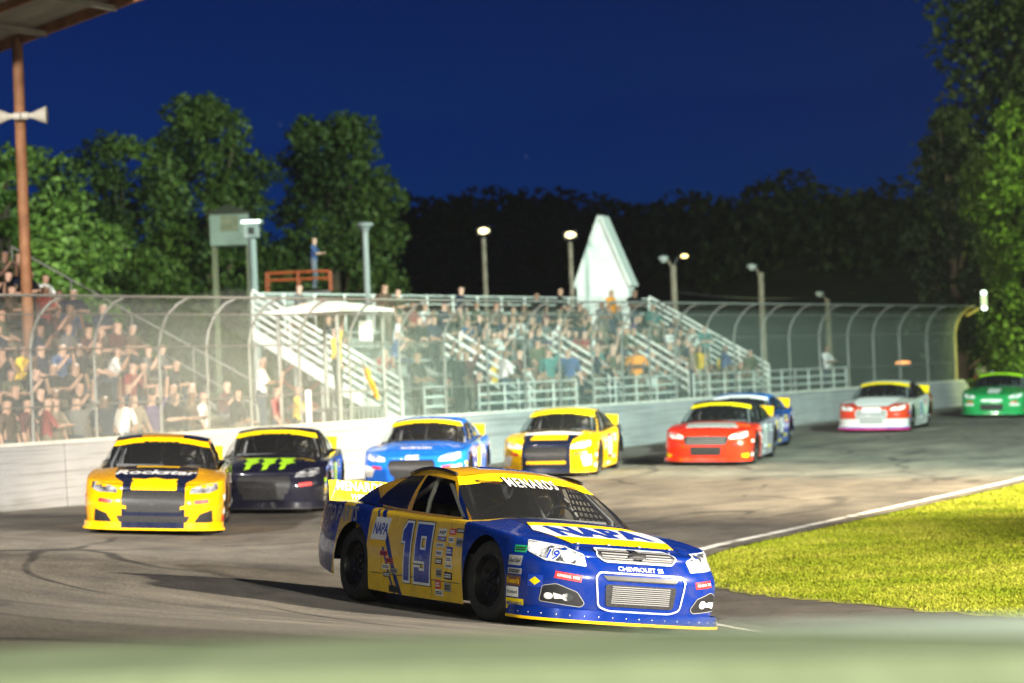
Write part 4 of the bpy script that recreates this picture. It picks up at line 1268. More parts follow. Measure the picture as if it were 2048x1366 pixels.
for i, t in enumerate(post_t):
    m = MB(); last_ = i == len(post_t) - 1
    pts = [fpt(t, k) for k in range(len(FZ))]
    m.tube([pts[0] + Vector((0, 0, -.02))] + pts[1:], .045 if last_ else .028, 7)
    m.build('post', mat('yellow_end_post', (.45, .33, .05), .5) if last_ else M_GALV, fence, 50)
_uacc = 0
for i in range(len(post_t) - 1):
    V, F, UV = [], [], []; w_ = post_t[i+1] - post_t[i]; acc = 0; vv = 0
    for k in range(len(FZ)):
        if k: vv += (fpt(0, k) - fpt(0, k-1)).length
        for t, u in ((post_t[i], 0), (post_t[i+1], w_)):
            o_ = V3(WN, 0) * -.04
            V.append(fpt(t, k) + o_); UV.append((u, vv))
    F = [(2*k, 2*k+1, 2*k+3, 2*k+2) for k in range(len(FZ) - 1)]
    me = bpy.data.meshes.new('mesh_panel'); me.from_pydata(V, [], F); me.update(); ul = me.uv_layers.new(name='link')
    for lp in me.loops: ul.data[lp.index].uv = UV[lp.vertex_index]
    me.materials.append(M_LINK); link('mesh_panel', me, fence)
for k in (1, 3, 5, 7):
    m = MB(); m.tube([fpt(t, k) + V3(WN, 0) * -.05 for t in post_t], .014 if k != 7 else .024, 5); m.build('cable', M_GALV, fence, 50)
# gate-end barrier beyond the wall end, grey shed and marshal in orange further back
# ================================================================ people
CLS = {'skin': 0, 'hair': 1, 'shirt': 2, 'trousers': 3, 'shoes': 4}
def person_mesh(name, joints, bones, seed=0):
    """joints: name -> (pos, radius); bones: (a, b, class). One continuous skinned surface."""
    names = list(joints); me = bpy.data.meshes.new(name)
    me.from_pydata([joints[n][0] for n in names], [(names.index(a), names.index(b)) for a, b, c in bones], [])
    o = bpy.data.objects.new(name, me); COL.objects.link(o)
    sk = o.modifiers.new('s', 'SKIN'); sk.use_smooth_shade = True; sb = o.modifiers.new('u', 'SUBSURF'); sb.levels = 1
    for i, n in enumerate(names):
        r = joints[n][1]; r = r if isinstance(r, tuple) else (r, r)
        me.skin_vertices[0].data[i].radius = r; me.skin_vertices[0].data[i].use_root = (i == 0)
    dg = bpy.context.evaluated_depsgraph_get(); ev = o.evaluated_get(dg)
    out = bpy.data.meshes.new_from_object(ev); bpy.data.objects.remove(o); out.name = name
    out.materials.clear()
    for _ in range(5): out.materials.append(None)
    J = {n: Vector(joints[n][0]) for n in names}
    for p in out.polygons:
        c = p.center; best = None
        for a, b, cl in bones:
            A, B = J[a], J[b]; t = min(1, max(0, (c - A).dot(B - A) / (B - A).length_squared)); d = (c - A.lerp(B, t)).length
            if best is None or d < best[0]: best = (d, cl)
        cl = best[1]
        if cl == 'head':
            h = J['head']; cl = 'hair' if (c.z > h.z + .045 or c.x < h.x - .045) else 'skin'
        p.material_index = CLS[cl]; p.use_smooth = True
    return out
def body(pose, arm=0, lean=0):
    r = random.Random(arm * 7 + (3 if pose == 'sit' else 1))
    J = {}; B = []
    if pose == 'sit':
        J['hip'] = ((0, 0, .50), (.15, .17)); zz = .50
        J['belly'] = ((-.02 + lean*.3, 0, .70), (.13, .165)); J['chest'] = ((0 + lean*.7, 0, .92), (.13, .19)); J['neck'] = ((.02 + lean, 0, 1.06), .06)
        J['head'] = ((.04 + lean, 0, 1.21), (.095, .105)); J['crown'] = ((.03 + lean, 0, 1.28), (.075, .085))
        for s, n in ((1, 'l'), (-1, 'r')):
            J['hp'+n] = ((.06, .10*s, .49), .10); J['kn'+n] = ((.42, .14*s, .50), .075); J['an'+n] = ((.40, .13*s, .10), .05); J['to'+n] = ((.55, .14*s, .05), .04)
            B += [('hip', 'hp'+n, 'trousers'), ('hp'+n, 'kn'+n, 'trousers'), ('kn'+n, 'an'+n, 'trousers'), ('an'+n, 'to'+n, 'shoes')]
    else:
        J['hip'] = ((0, 0, .95), (.13, .165))
        J['belly'] = ((0, 0, 1.12), (.12, .155)); J['chest'] = ((0 + lean*.5, 0, 1.33), (.125, .19)); J['neck'] = ((.01 + lean, 0, 1.48), .058)
        J['head'] = ((.03 + lean, 0, 1.63), (.095, .105)); J['crown'] = ((.02 + lean, 0, 1.70), (.075, .085))
        for s, n in ((1, 'l'), (-1, 'r')):
            J['hp'+n] = ((0, .10*s, .90), .10); J['kn'+n] = ((.03, .12*s, .50), .072); J['an'+n] = ((-.02, .12*s, .09), .05); J['to'+n] = ((.15, .14*s, .045), .04)
            B += [('hip', 'hp'+n, 'trousers'), ('hp'+n, 'kn'+n, 'trousers'), ('kn'+n, 'an'+n, 'trousers'), ('an'+n, 'to'+n, 'shoes')]
    B = [('hip', 'belly', 'shirt'), ('belly', 'chest', 'shirt'), ('chest', 'neck', 'shirt'), ('neck', 'head', 'head'), ('head', 'crown', 'head')] + B
    ch = Vector(J['chest'][0])
    for s, n in ((1, 'l'), (-1, 'r')):
        sh = ch + Vector((0, .21*s, .07)); J['sh'+n] = (tuple(sh), .068)
        if arm == 0: el, ha = sh + Vector((.08, .06*s, -.28)), sh + Vector((.30, -.02*s, -.36))         # hands in lap
        elif arm == 1: el, ha = sh + Vector((.14, .06*s, -.25)), sh + Vector((.26, -.10*s, -.02))       # hands at chin
        elif arm == 2: el, ha = (sh + Vector((.05, .12*s, .22)), sh + Vector((.12, .10*s, .50))) if s == 1 else (sh + Vector((.03, .08*s, -.28)), sh + Vector((.14, .04*s, -.50)))   # one arm up
        elif arm == 3: el, ha = sh + Vector((.02, .07*s, -.29)), sh + Vector((.10, .08*s, -.54))        # hanging
        else: el, ha = sh + Vector((.12, .10*s, -.22)), sh + Vector((.30, -.22*s, -.20))                # folded
        J['el'+n] = (tuple(el), .048); J['ha'+n] = (tuple(ha), .040); e2 = ha + (ha - el).normalized() * .13; J['fi'+n] = (tuple(e2), (.02, .038))
        B += [('chest', 'sh'+n, 'shirt'), ('sh'+n, 'el'+n, 'shirt'), ('el'+n, 'ha'+n, 'skin'), ('ha'+n, 'fi'+n, 'skin')]
    return person_mesh('person', J, B)
SIT = [body('sit', 0, .02), body('sit', 1, .10), body('sit', 4, .0), body('sit', 2, .03)]
STAND = [body('stand', 3, 0), body('stand', 4, .02), body('stand', 2, 0), body('stand', 0, .03)]
def cloth(n, c): return mat('cloth_' + n, tuple(.62 * lerp(v, sum(c) / 3, .25) for v in c) if max(c) < .74 else c, .9, spec=.15)
SHIRTS = {n: cloth(n, c) for n, c in dict(black=(.02,.02,.022), navy=(.02,.03,.09), grey=(.22,.22,.23), white=(.75,.75,.74), red=(.50,.03,.03), maroon=(.16,.03,.035), blue=(.05,.14,.42),
    orange=(.75,.28,.02), yellow=(.80,.55,.03), olive=(.12,.13,.06), brown=(.17,.10,.06), teal=(.03,.32,.30), purple=(.14,.07,.28), tan=(.42,.33,.22)).items()}
PANTS = [cloth('denim', (.05, .075, .14)), cloth('khaki', (.30, .24, .16)), cloth('black_denim', (.02, .02, .025))]
SKINS = [mat('skin_light', (.50, .31, .23), .55), mat('skin_tan', (.38, .22, .15), .55), mat('skin_dark', (.20, .11, .07), .55)]
HAIRS = {'dark hair': cloth('dark_hair', (.02, .015, .012)), 'brown hair': cloth('brown_hair', (.09, .05, .025)), 'fair hair': cloth('fair_hair', (.42, .32, .18)), 'white cap': cloth('white_cap', (.8, .8, .8)), 'black cap': cloth('black_cap', (.015, .015, .015)), 'red cap': cloth('red_cap', (.5, .03, .03)), 'blue cap': cloth('blue_cap', (.05, .15, .5))}
M_SHOE = cloth('shoes', (.05, .05, .05))
def person(me, loc, face, label, shirt, hair, group=None, pants=None, skin=None, rnd=random, cat='person', h=1.0):
    o = link('person', me); o.location = loc; o.rotation_euler = (0, 0, face); o.scale = (h, h, h)
    ms = [skin or rnd.choice(SKINS[:2] * 3 + SKINS[2:]), HAIRS[hair], SHIRTS[shirt], pants or rnd.choice(PANTS), M_SHOE]
    for i, m_ in enumerate(ms): o.material_slots[i].link = 'OBJECT'; o.material_slots[i].material = m_
    return tag(o, label, cat, group)
FACE = atan2(-WN.y, -WN.x)            # looking at the track
ORD = ['nearest', 'second', 'third', 'fourth', 'fifth', 'sixth', 'seventh', 'eighth', 'ninth', 'tenth']
ROWN = ['front', 'second', 'third', 'fourth', 'fifth', 'sixth', 'seventh', 'eighth', 'top']
def nth(n):
    return f"{n}{'th' if 10 <= n % 100 <= 20 else {1: 'st', 2: 'nd', 3: 'rd'}.get(n % 10, 'th')}"

# ================================================================ grandstands
def bleacher(label, t0, t1, b0, rows, depth, z0, rise_, walk, M_, plank_w=.30):
    root = empty('grandstand', V3(wall_pt(t0, b0), 0), 0, label, 'grandstand'); O = root.location.copy()
    def P(t, b, z): return V3(wall_pt(t, b), z) - O
    m = MB(); m.beam(P(t0, b0 + walk/2, z0 - .03), P(t1, b0 + walk/2, z0 - .03), walk, .05); m.build('walkway', M_, root)
    for r in range(rows):
        zb = z0 + r * rise_; bb = b0 + walk + r * depth
        m = MB(); m.beam(P(t0, bb + depth * .30, zb + .42), P(t1, bb + depth * .30, zb + .42), plank_w, .045); m.build('seat_plank', M_, root)
        m = MB(); m.beam(P(t0, bb + depth * .65 + .02, zb + rise_ - .025), P(t1, bb + depth * .65 + .02, zb + rise_ - .025), depth * .66, .04); m.build('foot_plank', M_, root)
        m = MB(); m.beam(P(t0, bb + depth * .30 + .17, zb + rise_ * .5), P(t1, bb + depth * .30 + .17, zb + rise_ * .5), .02, rise_ * .8); m.build('riser', M_, root)
    bk = b0 + walk + rows * depth; zk = z0 + rows * rise_
    n = int((t1 - t0) / 1.8)
    for k in range(n + 1):
        t = lerp(t0 + .05, t1 - .05, k / n)
        m = MB(); m.beam(P(t, b0 + .05, z0 - .08), P(t, bk, zk - .08), .06, .10)
        for b, z in ((b0 + .2, z0), (b0 + walk + rows*depth*.5, z0 + rows*rise_*.5), (bk, zk)): m.beam(P(t, b, z - .1), P(t, b, -.2), .07, .07, up=(1, 0, 0))
        m.build('support_frame', M_GALV, root)
    return root, P, bk, zk
def railing(root, pts_pairs, name, m_, r=.02, n=7):
    for a, b in pts_pairs:
        q = MB(); q.tube([a, b], r, 6); q.build(name, m_, root, 50)

# ---- the aluminium stand in the middle
CB0, CROWS, CDEP, CZ0, CRISE, CWALK = 1.35, 6, .58, 1.1, .375, .9
CBK = CB0 + CWALK + CROWS * CDEP; CZK = CZ0 + CROWS * CRISE
CT0 = wall_at_px(512, CBK); CT1 = wall_at_px(1572, CB0)
cst, CP, _, _ = bleacher('pale aluminium grandstand full of people behind the middle of the fence', CT0, CT1, CB0, CROWS, CDEP, CZ0, CRISE, CWALK, M_ALU)
for t in (CT0, CT1):                                    # end guards: parallel rails that follow the rake
    railing(cst, [(CP(t, CBK, CZK + .15 + h_), CP(t, CB0 + CWALK*.6, CZ0 + .15 + h_)) for h_ in (0, .19, .38, .57, .76, .92)], 'end_rail', M_WPIPE, .036)
    for k in range(5):
        b = lerp(CB0 + CWALK*.6, CBK, k / 4); z = lerp(CZ0, CZK, k / 4); railing(cst, [(CP(t, b, z), CP(t, b, z + 1.07))], 'end_post', M_WPIPE, .026)
    m = MB(); m.beam(CP(t, CBK, CZK + .02), CP(t, CB0 + CWALK*.6, CZ0 + .02), .05, .22); m.build('end_stringer', M_WPIPE, cst)
ft0, ft1 = CT0, wall_at_px(1690, CB0)
gaps = [(wall_at_px(890, CB0), wall_at_px(955, CB0)), (wall_at_px(1150, CB0), wall_at_px(1185, CB0)), (wall_at_px(1350, CB0), wall_at_px(1385, CB0))]
tt = ft0
for g0, g1 in gaps + [(ft1, ft1)]:
    if g0 > tt: railing(cst, [(CP(tt, CB0 - .02, CZ0 + h_), CP(g0, CB0 - .02, CZ0 + h_)) for h_ in (-.25, .0, .22, .44, .66, .88)], 'front_rail', M_WPIPE, .030)
    n = max(1, int((g0 - tt) / 1.15))
    for k in range(n + 1):
        t = lerp(tt, g0, k / n); railing(cst, [(CP(t, CB0 - .02, .2), CP(t, CB0 - .02, CZ0 + .92))], 'front_rail_post', M_WPIPE, .026)
    tt = g1
railing(cst, [(CP(CT0, CBK + .02, CZK + h_), CP(CT1, CBK + .02, CZK + h_)) for h_ in (.55, .78, 1.0)], 'back_rail', M_WPIPE, .022)
for k in range(17):
    t = lerp(CT0, CT1, k / 16); railing(cst, [(CP(t, CBK + .02, CZK), CP(t, CBK + .02, CZK + 1.02))], 'back_rail_post', M_WPIPE, .03)
tb = wall_at_px(640, CBK)
m = MB(); m.beam(CP(CT0, CBK + .06, CZK + .72), CP(tb, CBK + .06, CZK + .72), .02, .55); m.build('back_panel', M_ALU, cst)
for px in (985, 1170, 1330):                            # aisle stair rails
    t = wall_at_px(px, CB0 + 1)
    for dt in (0, .9):
        railing(cst, [(CP(t + dt, CB0 + .3, CZ0 + h_), CP(t + dt, CB0 + 2.3, CZ0 + h_ + 1.25)) for h_ in (.45, .7, .95)], 'aisle_rail', M_WPIPE, .034)
        railing(cst, [(CP(t + dt, CB0 + .3, CZ0), CP(t + dt, CB0 + .3, CZ0 + .95)), (CP(t + dt, CB0 + 2.3, CZ0 + 1.25), CP(t + dt, CB0 + 2.3, CZ0 + 2.2))], 'aisle_rail_post', M_WPIPE, .024)
    for k in range(4):
        m = MB(); m.beam(CP(t + .1, CB0 + .75 + k*.45, CZ0 + .14 + k*.29), CP(t + .8, CB0 + .75 + k*.45, CZ0 + .14 + k*.29), .28, .04); m.build('stair_tread', M_ALU, cst)
rnd = random.Random(21)
shirt_w = ['black']*16 + ['navy']*10 + ['grey']*6 + ['white']*4 + ['red']*2 + ['maroon']*5 + ['blue']*3 + ['olive']*4 + ['brown']*4 + ['orange', 'yellow', 'olive', 'olive', 'brown', 'brown', 'teal', 'purple', 'tan', 'tan']
hair_w = ['dark hair']*5 + ['brown hair']*5 + ['fair hair']*2 + ['white cap']*3 + ['black cap']*2 + ['red cap', 'blue cap']
for r in range(CROWS):
    k = 0; t = CT0 + .5; zb = CZ0 + r * CRISE
    while t < CT1 - .4:
        fr = (t - CT0) / (CT1 - CT0)
        p_occ = .12 if fr < .22 else (.76 if fr < .72 else .55)
        if rnd.random() < p_occ:
            k += 1; sh, ha = rnd.choice(shirt_w), rnd.choice(hair_w); st = rnd.random() < .16
            me = rnd.choice([STAND[0], STAND[1], STAND[3]] if st else SIT[:3]); b = CB0 + CWALK + r * CDEP + (.24 if not st else .02)
            person(me, V3(wall_pt(t, b + (.0 if st else -.02)), zb + (0 if st else -.04)), FACE + rnd.uniform(-.5, .5),
                   f"{'standing' if st else 'seated'} spectator, {sh} top, {ha}, {ROWN[r]} row of aluminium stand, {nth(k)} from near end", sh, ha, 'spectators in the aluminium stand', rnd=rnd, h=rnd.uniform(.86, .98))
        t += rnd.uniform(.48, .68)
# people on the front walkway
for px, sh, ha in ((835, 'black', 'dark hair'), (918, 'black', 'black cap'), (935, 'maroon', 'brown hair'), (1010, 'white', 'brown hair'), (1040, 'maroon', 'dark hair'), (1100, 'teal', 'dark hair'), (1140, 'blue', 'fair hair'), (1195, 'navy', 'white cap'),
                   (1228, 'olive', 'white cap'), (1275, 'orange', 'brown hair'), (1385, 'tan', 'fair hair'), (1400, 'yellow', 'brown hair'), (1450, 'blue', 'dark hair'), (1655, 'white', 'fair hair')):
    t = wall_at_px(px, CB0 + .35)
    person(rnd.choice(STAND), V3(wall_pt(t, CB0 + .38), CZ0 - (0 if px < 1600 else .1)), FACE + rnd.uniform(-1.2, 1.2), f'standing person, {sh} top, {ha}, on the walkway in front of the aluminium stand', sh, ha, 'people on the stand walkway', rnd=rnd)
m = MB(); m.beam(CP(ft1 - 5, CB0 + .4, CZ0 - .13), CP(ft1, CB0 + .4, CZ0 - .13), .8, .05); m.build('walkway_end', M_ALU, cst)

# ---- the covered stand on the left
M_WOOD = noisy('weathered_timber', (.10, .075, .05), (.22, .17, .12), 2, .85, .3, stretch=(1, 1, 6))
LT0, LT1, LB0 = -7.0, 12.6, 1.8
lst, LP, LBK, LZK = bleacher('timber grandstand packed with spectators at the left edge', LT0, LT1, LB0, 8, .72, 1.1, .42, .8, M_WOOD)
railing(lst, [(LP(LT1, LBK, LZK + h_), LP(LT1, LB0 + .5, 1.25 + h_)) for h_ in (.5, 1.0)], 'end_rail', M_GALV, .022)
for k in range(5): railing(lst, [(LP(LT1, lerp(LB0 + .5, LBK, k/4), lerp(1.15, LZK, k/4)), LP(LT1, lerp(LB0 + .5, LBK, k/4), lerp(2.2, LZK + 1, k/4)))], 'end_post', M_GALV, .022)
railing(lst, [(LP(LT0, LB0 - .05, 1.15 + h_), LP(LT1 - 1.5, LB0 - .05, 1.15 + h_)) for h_ in (.1, .45, .8)], 'front_rail', M_GALV, .02)
for k in range(14): railing(lst, [(LP(lerp(LT0, LT1 - 1.5, k/13), LB0 - .05, .2), LP(lerp(LT0, LT1 - 1.5, k/13), LB0 - .05, 1.97))], 'front_rail_post', M_GALV, .022)
railing(lst, [(LP(LT1 - 1.4, LB0 - .3, 1.9), LP(LT1 + 1.6, LB0 - .3, .5)), (LP(LT1 - 1.4, LB0 - .3, 1.45), LP(LT1 + 1.6, LB0 - .3, .1)), (LP(LT1 - .2, LB0 + .5, 1.9), LP(LT1 + 2.8, LB0 + .5, .5))], 'stair_rail', M_GALV, .022)
for r in range(8):
    k = 0; t = LT1 - .5; zb = 1.1 + r * .42
    while t > -3.5:
        if rnd.random() < .74:
            k += 1; sh, ha = rnd.choice(shirt_w), rnd.choice(hair_w); st = rnd.random() < .1
            me = rnd.choice([STAND[0], STAND[1], STAND[3]] if st else SIT[:3]); b = LB0 + .8 + r * .72 + (.27 if not st else .05)
            person(me, V3(wall_pt(t, b), zb - (0 if st else .04)), FACE + rnd.uniform(-.5, .5),
                   f"{'standing' if st else 'seated'} spectator, {sh} top, {ha}, {ROWN[r]} row of timber stand, {nth(k)} from far end", sh, ha, 'spectators in the timber stand', rnd=rnd, h=rnd.uniform(.93, 1.05))
        t -= rnd.uniform(.54, .74)
seen = set()
for px, sh, ha in ((10, 'brown', 'fair hair'), (52, 'maroon', 'brown hair'), (88, 'red', 'fair hair'), (105, 'tan', 'brown hair'), (150, 'grey', 'brown hair'), (205, 'navy', 'white cap'), (238, 'white', 'dark hair'), (262, 'tan', 'fair hair'), (300, 'purple', 'brown hair'), (345, 'black', 'fair hair'), (378, 'brown', 'black cap'), (402, 'white', 'blue cap'), (468, 'black', 'brown hair')):
    t = wall_at_px(px, .95)
    person(rnd.choice(STAND), V3(wall_pt(t, .95), .42), FACE + rnd.uniform(-1, 1), f'standing person with {sh} top and {ha} right behind the left stretch of fence', sh, ha, 'people standing at the left fence', rnd=rnd)
# roof with post and horn loudspeakers
M_RUST = noisy('brown_steel', (.20, .085, .035), (.32, .15, .07), 3, .7, .2)
M_SHEET = noisy('grey_roof_sheet', (.20, .19, .17), (.30, .28, .25), 1.5, .7)
pb = at(52, 545, 60); pt_ = at(37, 78, 60)
roof = empty('stand_roof', (pb.x, pb.y, 0), 0, 'corner of a grey sheet-metal roof with brown edge beam above the timber stand', 'roof'); RO = roof.location.copy()
q0 = Vector((pb.x, pb.y, pt_.z + .08)); dirF = V3(-WN, .0); dirB = V3(-WD, 0)
up_ = Vector((0, 0, .10))
a0 = q0 + dirF * 3.4 + Vector((0, 0, .75)) - RO; a1 = q0 - dirF * 5 - Vector((0, 0, 1.1)) - RO
b0, b1 = a0 + dirB * 16, a1 + dirB * 16
m = MB(); th = Vector((0, 0, .06)); m.add([a0, a1, b1, b0, a0 + th, a1 + th, b1 + th, b0 + th], [(0,1,2,3),(4,7,6,5),(0,4,5,1),(1,5,6,2),(2,6,7,3),(3,7,4,0)]); m.build('roof_sheet', M_SHEET, roof)
m = MB(); m.beam(a0 - Vector((0,0,.10)) , a1 - Vector((0,0,.10)), .10, .22); m.build('edge_beam', M_RUST, roof)
for k in range(1, 7):
    m = MB(); o_ = dirB * (k * 2.4); m.beam(a0 + o_ - Vector((0,0,.08)), a1 + o_ - Vector((0,0,.08)), .08, .16); m.build('rafter', M_RUST, roof)
for k in range(5):
    m = MB(); s_ = a0.lerp(a1, .12 + k * .2) - Vector((0,0,.20)); m.beam(s_, s_ + dirB * 15.5, .06, .12); m.build('purlin', M_SHEET, roof)
m = MB(); m.tube([Vector((0, 0, -.2)), Vector((0, 0, pt_.z))], .115, 10); m.build('roof_post', M_RUST, roof, 50)
horn_c = at(44, 233, 59.82)
hs = empty('horn_loudspeaker', horn_c, 0, 'pair of pale horn loudspeakers clamped to the brown roof post', 'loudspeaker')
M_CREAM = mat('cream_plastic', (.50, .48, .42), .5)
for s in (-1, 1):
    m = MB()
    prof = [(0, .05), (.14, .055), (.22, .08), (.30, .12), (.47, .185), (.48, .17), (.3, .09), (.14, .04)]
    m.lathe([(s * a, r) for a, r in prof], 16, 'x', (s * .05, -.12, 0)); m.build('horn', M_CREAM, hs, 40)
    m = MB(); m.lathe([(s*-.02, .001), (s*-.02, .08), (s*.12, .08), (s*.13, .05)], 14, 'x', (s * .03, -.12, 0)); m.build('horn_driver', M_CREAM, hs, 40)
# ================================================================ flag stand at the wall
M_CANV = mat('white_canvas', (.80, .79, .74), .8)
M_DARKP = noisy('dark_painted_steel', (.05, .048, .045), (.10, .095, .09), 4, .6)
ft = wall_at_px(665, .9); fo = V3(wall_pt(ft, .9), 0)
fs_ = empty('flag_stand', fo, 0, 'flag stand with white canopy roof rising above the fence', 'flag stand')
U_, B_ = V3(WD, 0), V3(WN, 0)
def FP(u, b, z): return U_ * u + B_ * b + Vector((0, 0, z))
HW, HD = 1.0, .7
m = MB(); m.beam(FP(-HW, 0, 1.62), FP(HW, 0, 1.62), HD * 2, .06); m.build('platform', M_DARKP, fs_)
for u in (-HW, HW):
    for b in (-HD, HD):
        q = MB(); q.tube([FP(u, b, -.2), FP(u, b, 3.74)], .045, 8); q.build('corner_post', M_GALV, fs_, 50)
m = MB()
c0 = [FP(-HW - .2, -HD - .2, 3.72), FP(HW + .2, -HD - .2, 3.72), FP(HW + .2, HD + .2, 3.72), FP(-HW - .2, HD + .2, 3.72)]
rid = [FP(-HW * .5, 0, 3.92), FP(HW * .5, 0, 3.92)]; low = [v - Vector((0, 0, .06)) for v in c0]
m.add(c0 + rid + low, [(0,1,5,4),(1,2,5),(2,3,4,5),(3,0,4),(0,6,7,1),(1,7,8,2),(2,8,9,3),(3,9,6,0)]); m.build('canopy', M_CANV, fs_)
for k in range(11):
    u = lerp(-HW, HW, k / 10); q = MB(); q.beam(FP(u, -HD, 0.5), FP(u, -HD, 1.6), .13, .03, up=tuple(B_)); q.build('skirt_slat', M_DARKP, fs_)
for z in (2.0, 2.5):
    q = MB(); q.tube([FP(-HW, -HD, z), FP(HW, -HD, z)], .02, 6); q.build('guard_rail', M_GALV, fs_, 50)
q = MB(); q.box((-.14, -.06, 0), (.14, .06, .42), 0, Matrix.Translation(FP(.30, -HD + .02, 3.05))); q.build('notice_board', M_CANV, fs_)
person(STAND[2], fo + FP(-.15, -.2, 1.65), FACE + .3, 'flagman in orange-yellow shirt with white cap on the flag stand', 'yellow', 'white cap', pants=PANTS[2])
fl = empty('race_flag', fo + FP(.1, -HD - .05, 2.0), 0, 'furled orange-yellow flag hanging over the flag stand rail', 'flag')
q = MB(); q.tube([FP(-.25, -.05, .62), FP(.28, -.1, -.15)], .012, 6); q.build('flag_stick', M_WOOD, fl)
vs = []; nU, nV = 6, 8
for j in range(nV + 1):
    for i in range(nU + 1):
        a, b = i / nU, j / nV; vs.append(FP(-.22 + .42 * b + .30 * a * (1 - .3 * b), -.06 + .05 * sin(a * 9 + b * 3), .55 - .62 * b - .18 * a + .03 * sin(a * 12)))
q = MB(); q.add(vs, [(j*(nU+1)+i, j*(nU+1)+i+1, (j+1)*(nU+1)+i+1, (j+1)*(nU+1)+i) for j in range(nV) for i in range(nU)]); q.build('flag_cloth', mat('flag_yellow', (.90, .50, .02), .8), fl, True)
for px, sh, ha, z_, lab in ((522, 'white', 'white cap', 1.05, 'person in white at the fence just left of the flag stand'), (548, 'red', 'brown hair', .45, 'person in bright red top at the fence left of the flag stand'), (592, 'yellow', 'brown hair', .45, 'person in yellow top below the flag stand canopy')):
    t = wall_at_px(px, .8); person(STAND[1 if sh != 'red' else 2], V3(wall_pt(t, .8), z_), FACE + .4, lab, sh, ha)
sp = at(618, 832, 58.5); st_ = empty('starting_light', (sp.x, sp.y, 1.38), 0, 'slim white starting light column below the flag stand', 'light')
q = MB(); q.box((-.05, -.05, 0), (.05, .05, .68)); q.build('column', mat('white_enamel', (.8, .8, .8), .4), st_)
for k in range(4):
    q = MB(); q.lathe([(-.065, .032), (-.052, .040), (-.050, .001)], 10, 'y', (0, 0, .10 + k * .15)); q.build('lamp', M_WHITE, st_, 40)
# ================================================================ orange lift with its operator
M_ORG = mat('orange_lift_paint', (.30, .065, .015), .6)
lb = at(598, 572, 75)
lift = empty('scissor_lift', (lb.x, lb.y, -.1), 0, 'orange platform lift raised behind the stand back rail', 'lift')
zf = lb.z + .1 - .15; LW = .80
q = MB(); q.box((-LW, -.4, zf - .12), (LW, .4, zf)); q.build('platform', M_DARKP, lift)
for z in (zf + .32, zf + .50):
    for y in (-.4, .4):
        q = MB(); q.tube([(-LW, y, z), (LW, y, z)], .028, 6); q.build('guard_rail', M_ORG, lift, 50)
for x in (-LW, 0.0, LW):
    for y in (-.4, .4):
        q = MB(); q.tube([(x, y, zf), (x, y, zf + .5)], .028, 6); q.build('guard_post', M_ORG, lift, 50)
n_ = 4
for k in range(n_):
    z0, z1 = .5 + (zf - .7) * k / n_, .5 + (zf - .7) * (k + 1) / n_
    for a, b in ((-.6, .6), (.6, -.6)):
        q = MB(); q.beam((a, 0, z0), (b, 0, z1), .06, .10, up=(0, 1, 0)); q.build('scissor_arm', M_ORG, lift)
q = MB(); q.box((-.8, -.45, .12), (.8, .45, .5)); q.build('base', M_ORG, lift)
for x in (-.55, .55):
    for y in (-.42, .42): q = MB(); q.lathe([(-.07, .001), (-.07, .18), (.07, .18), (.07, .001)], 14, 'y', (x, y, .17)); q.build('wheel', M_BLACK, lift, 40)
person(STAND[1], lift.location + Vector((.40, 0, zf)), FACE + .3, 'person in blue top standing on the orange lift', 'blue', 'fair hair', pants=cloth('pale_jeans', (.22, .26, .33)), h=.80)

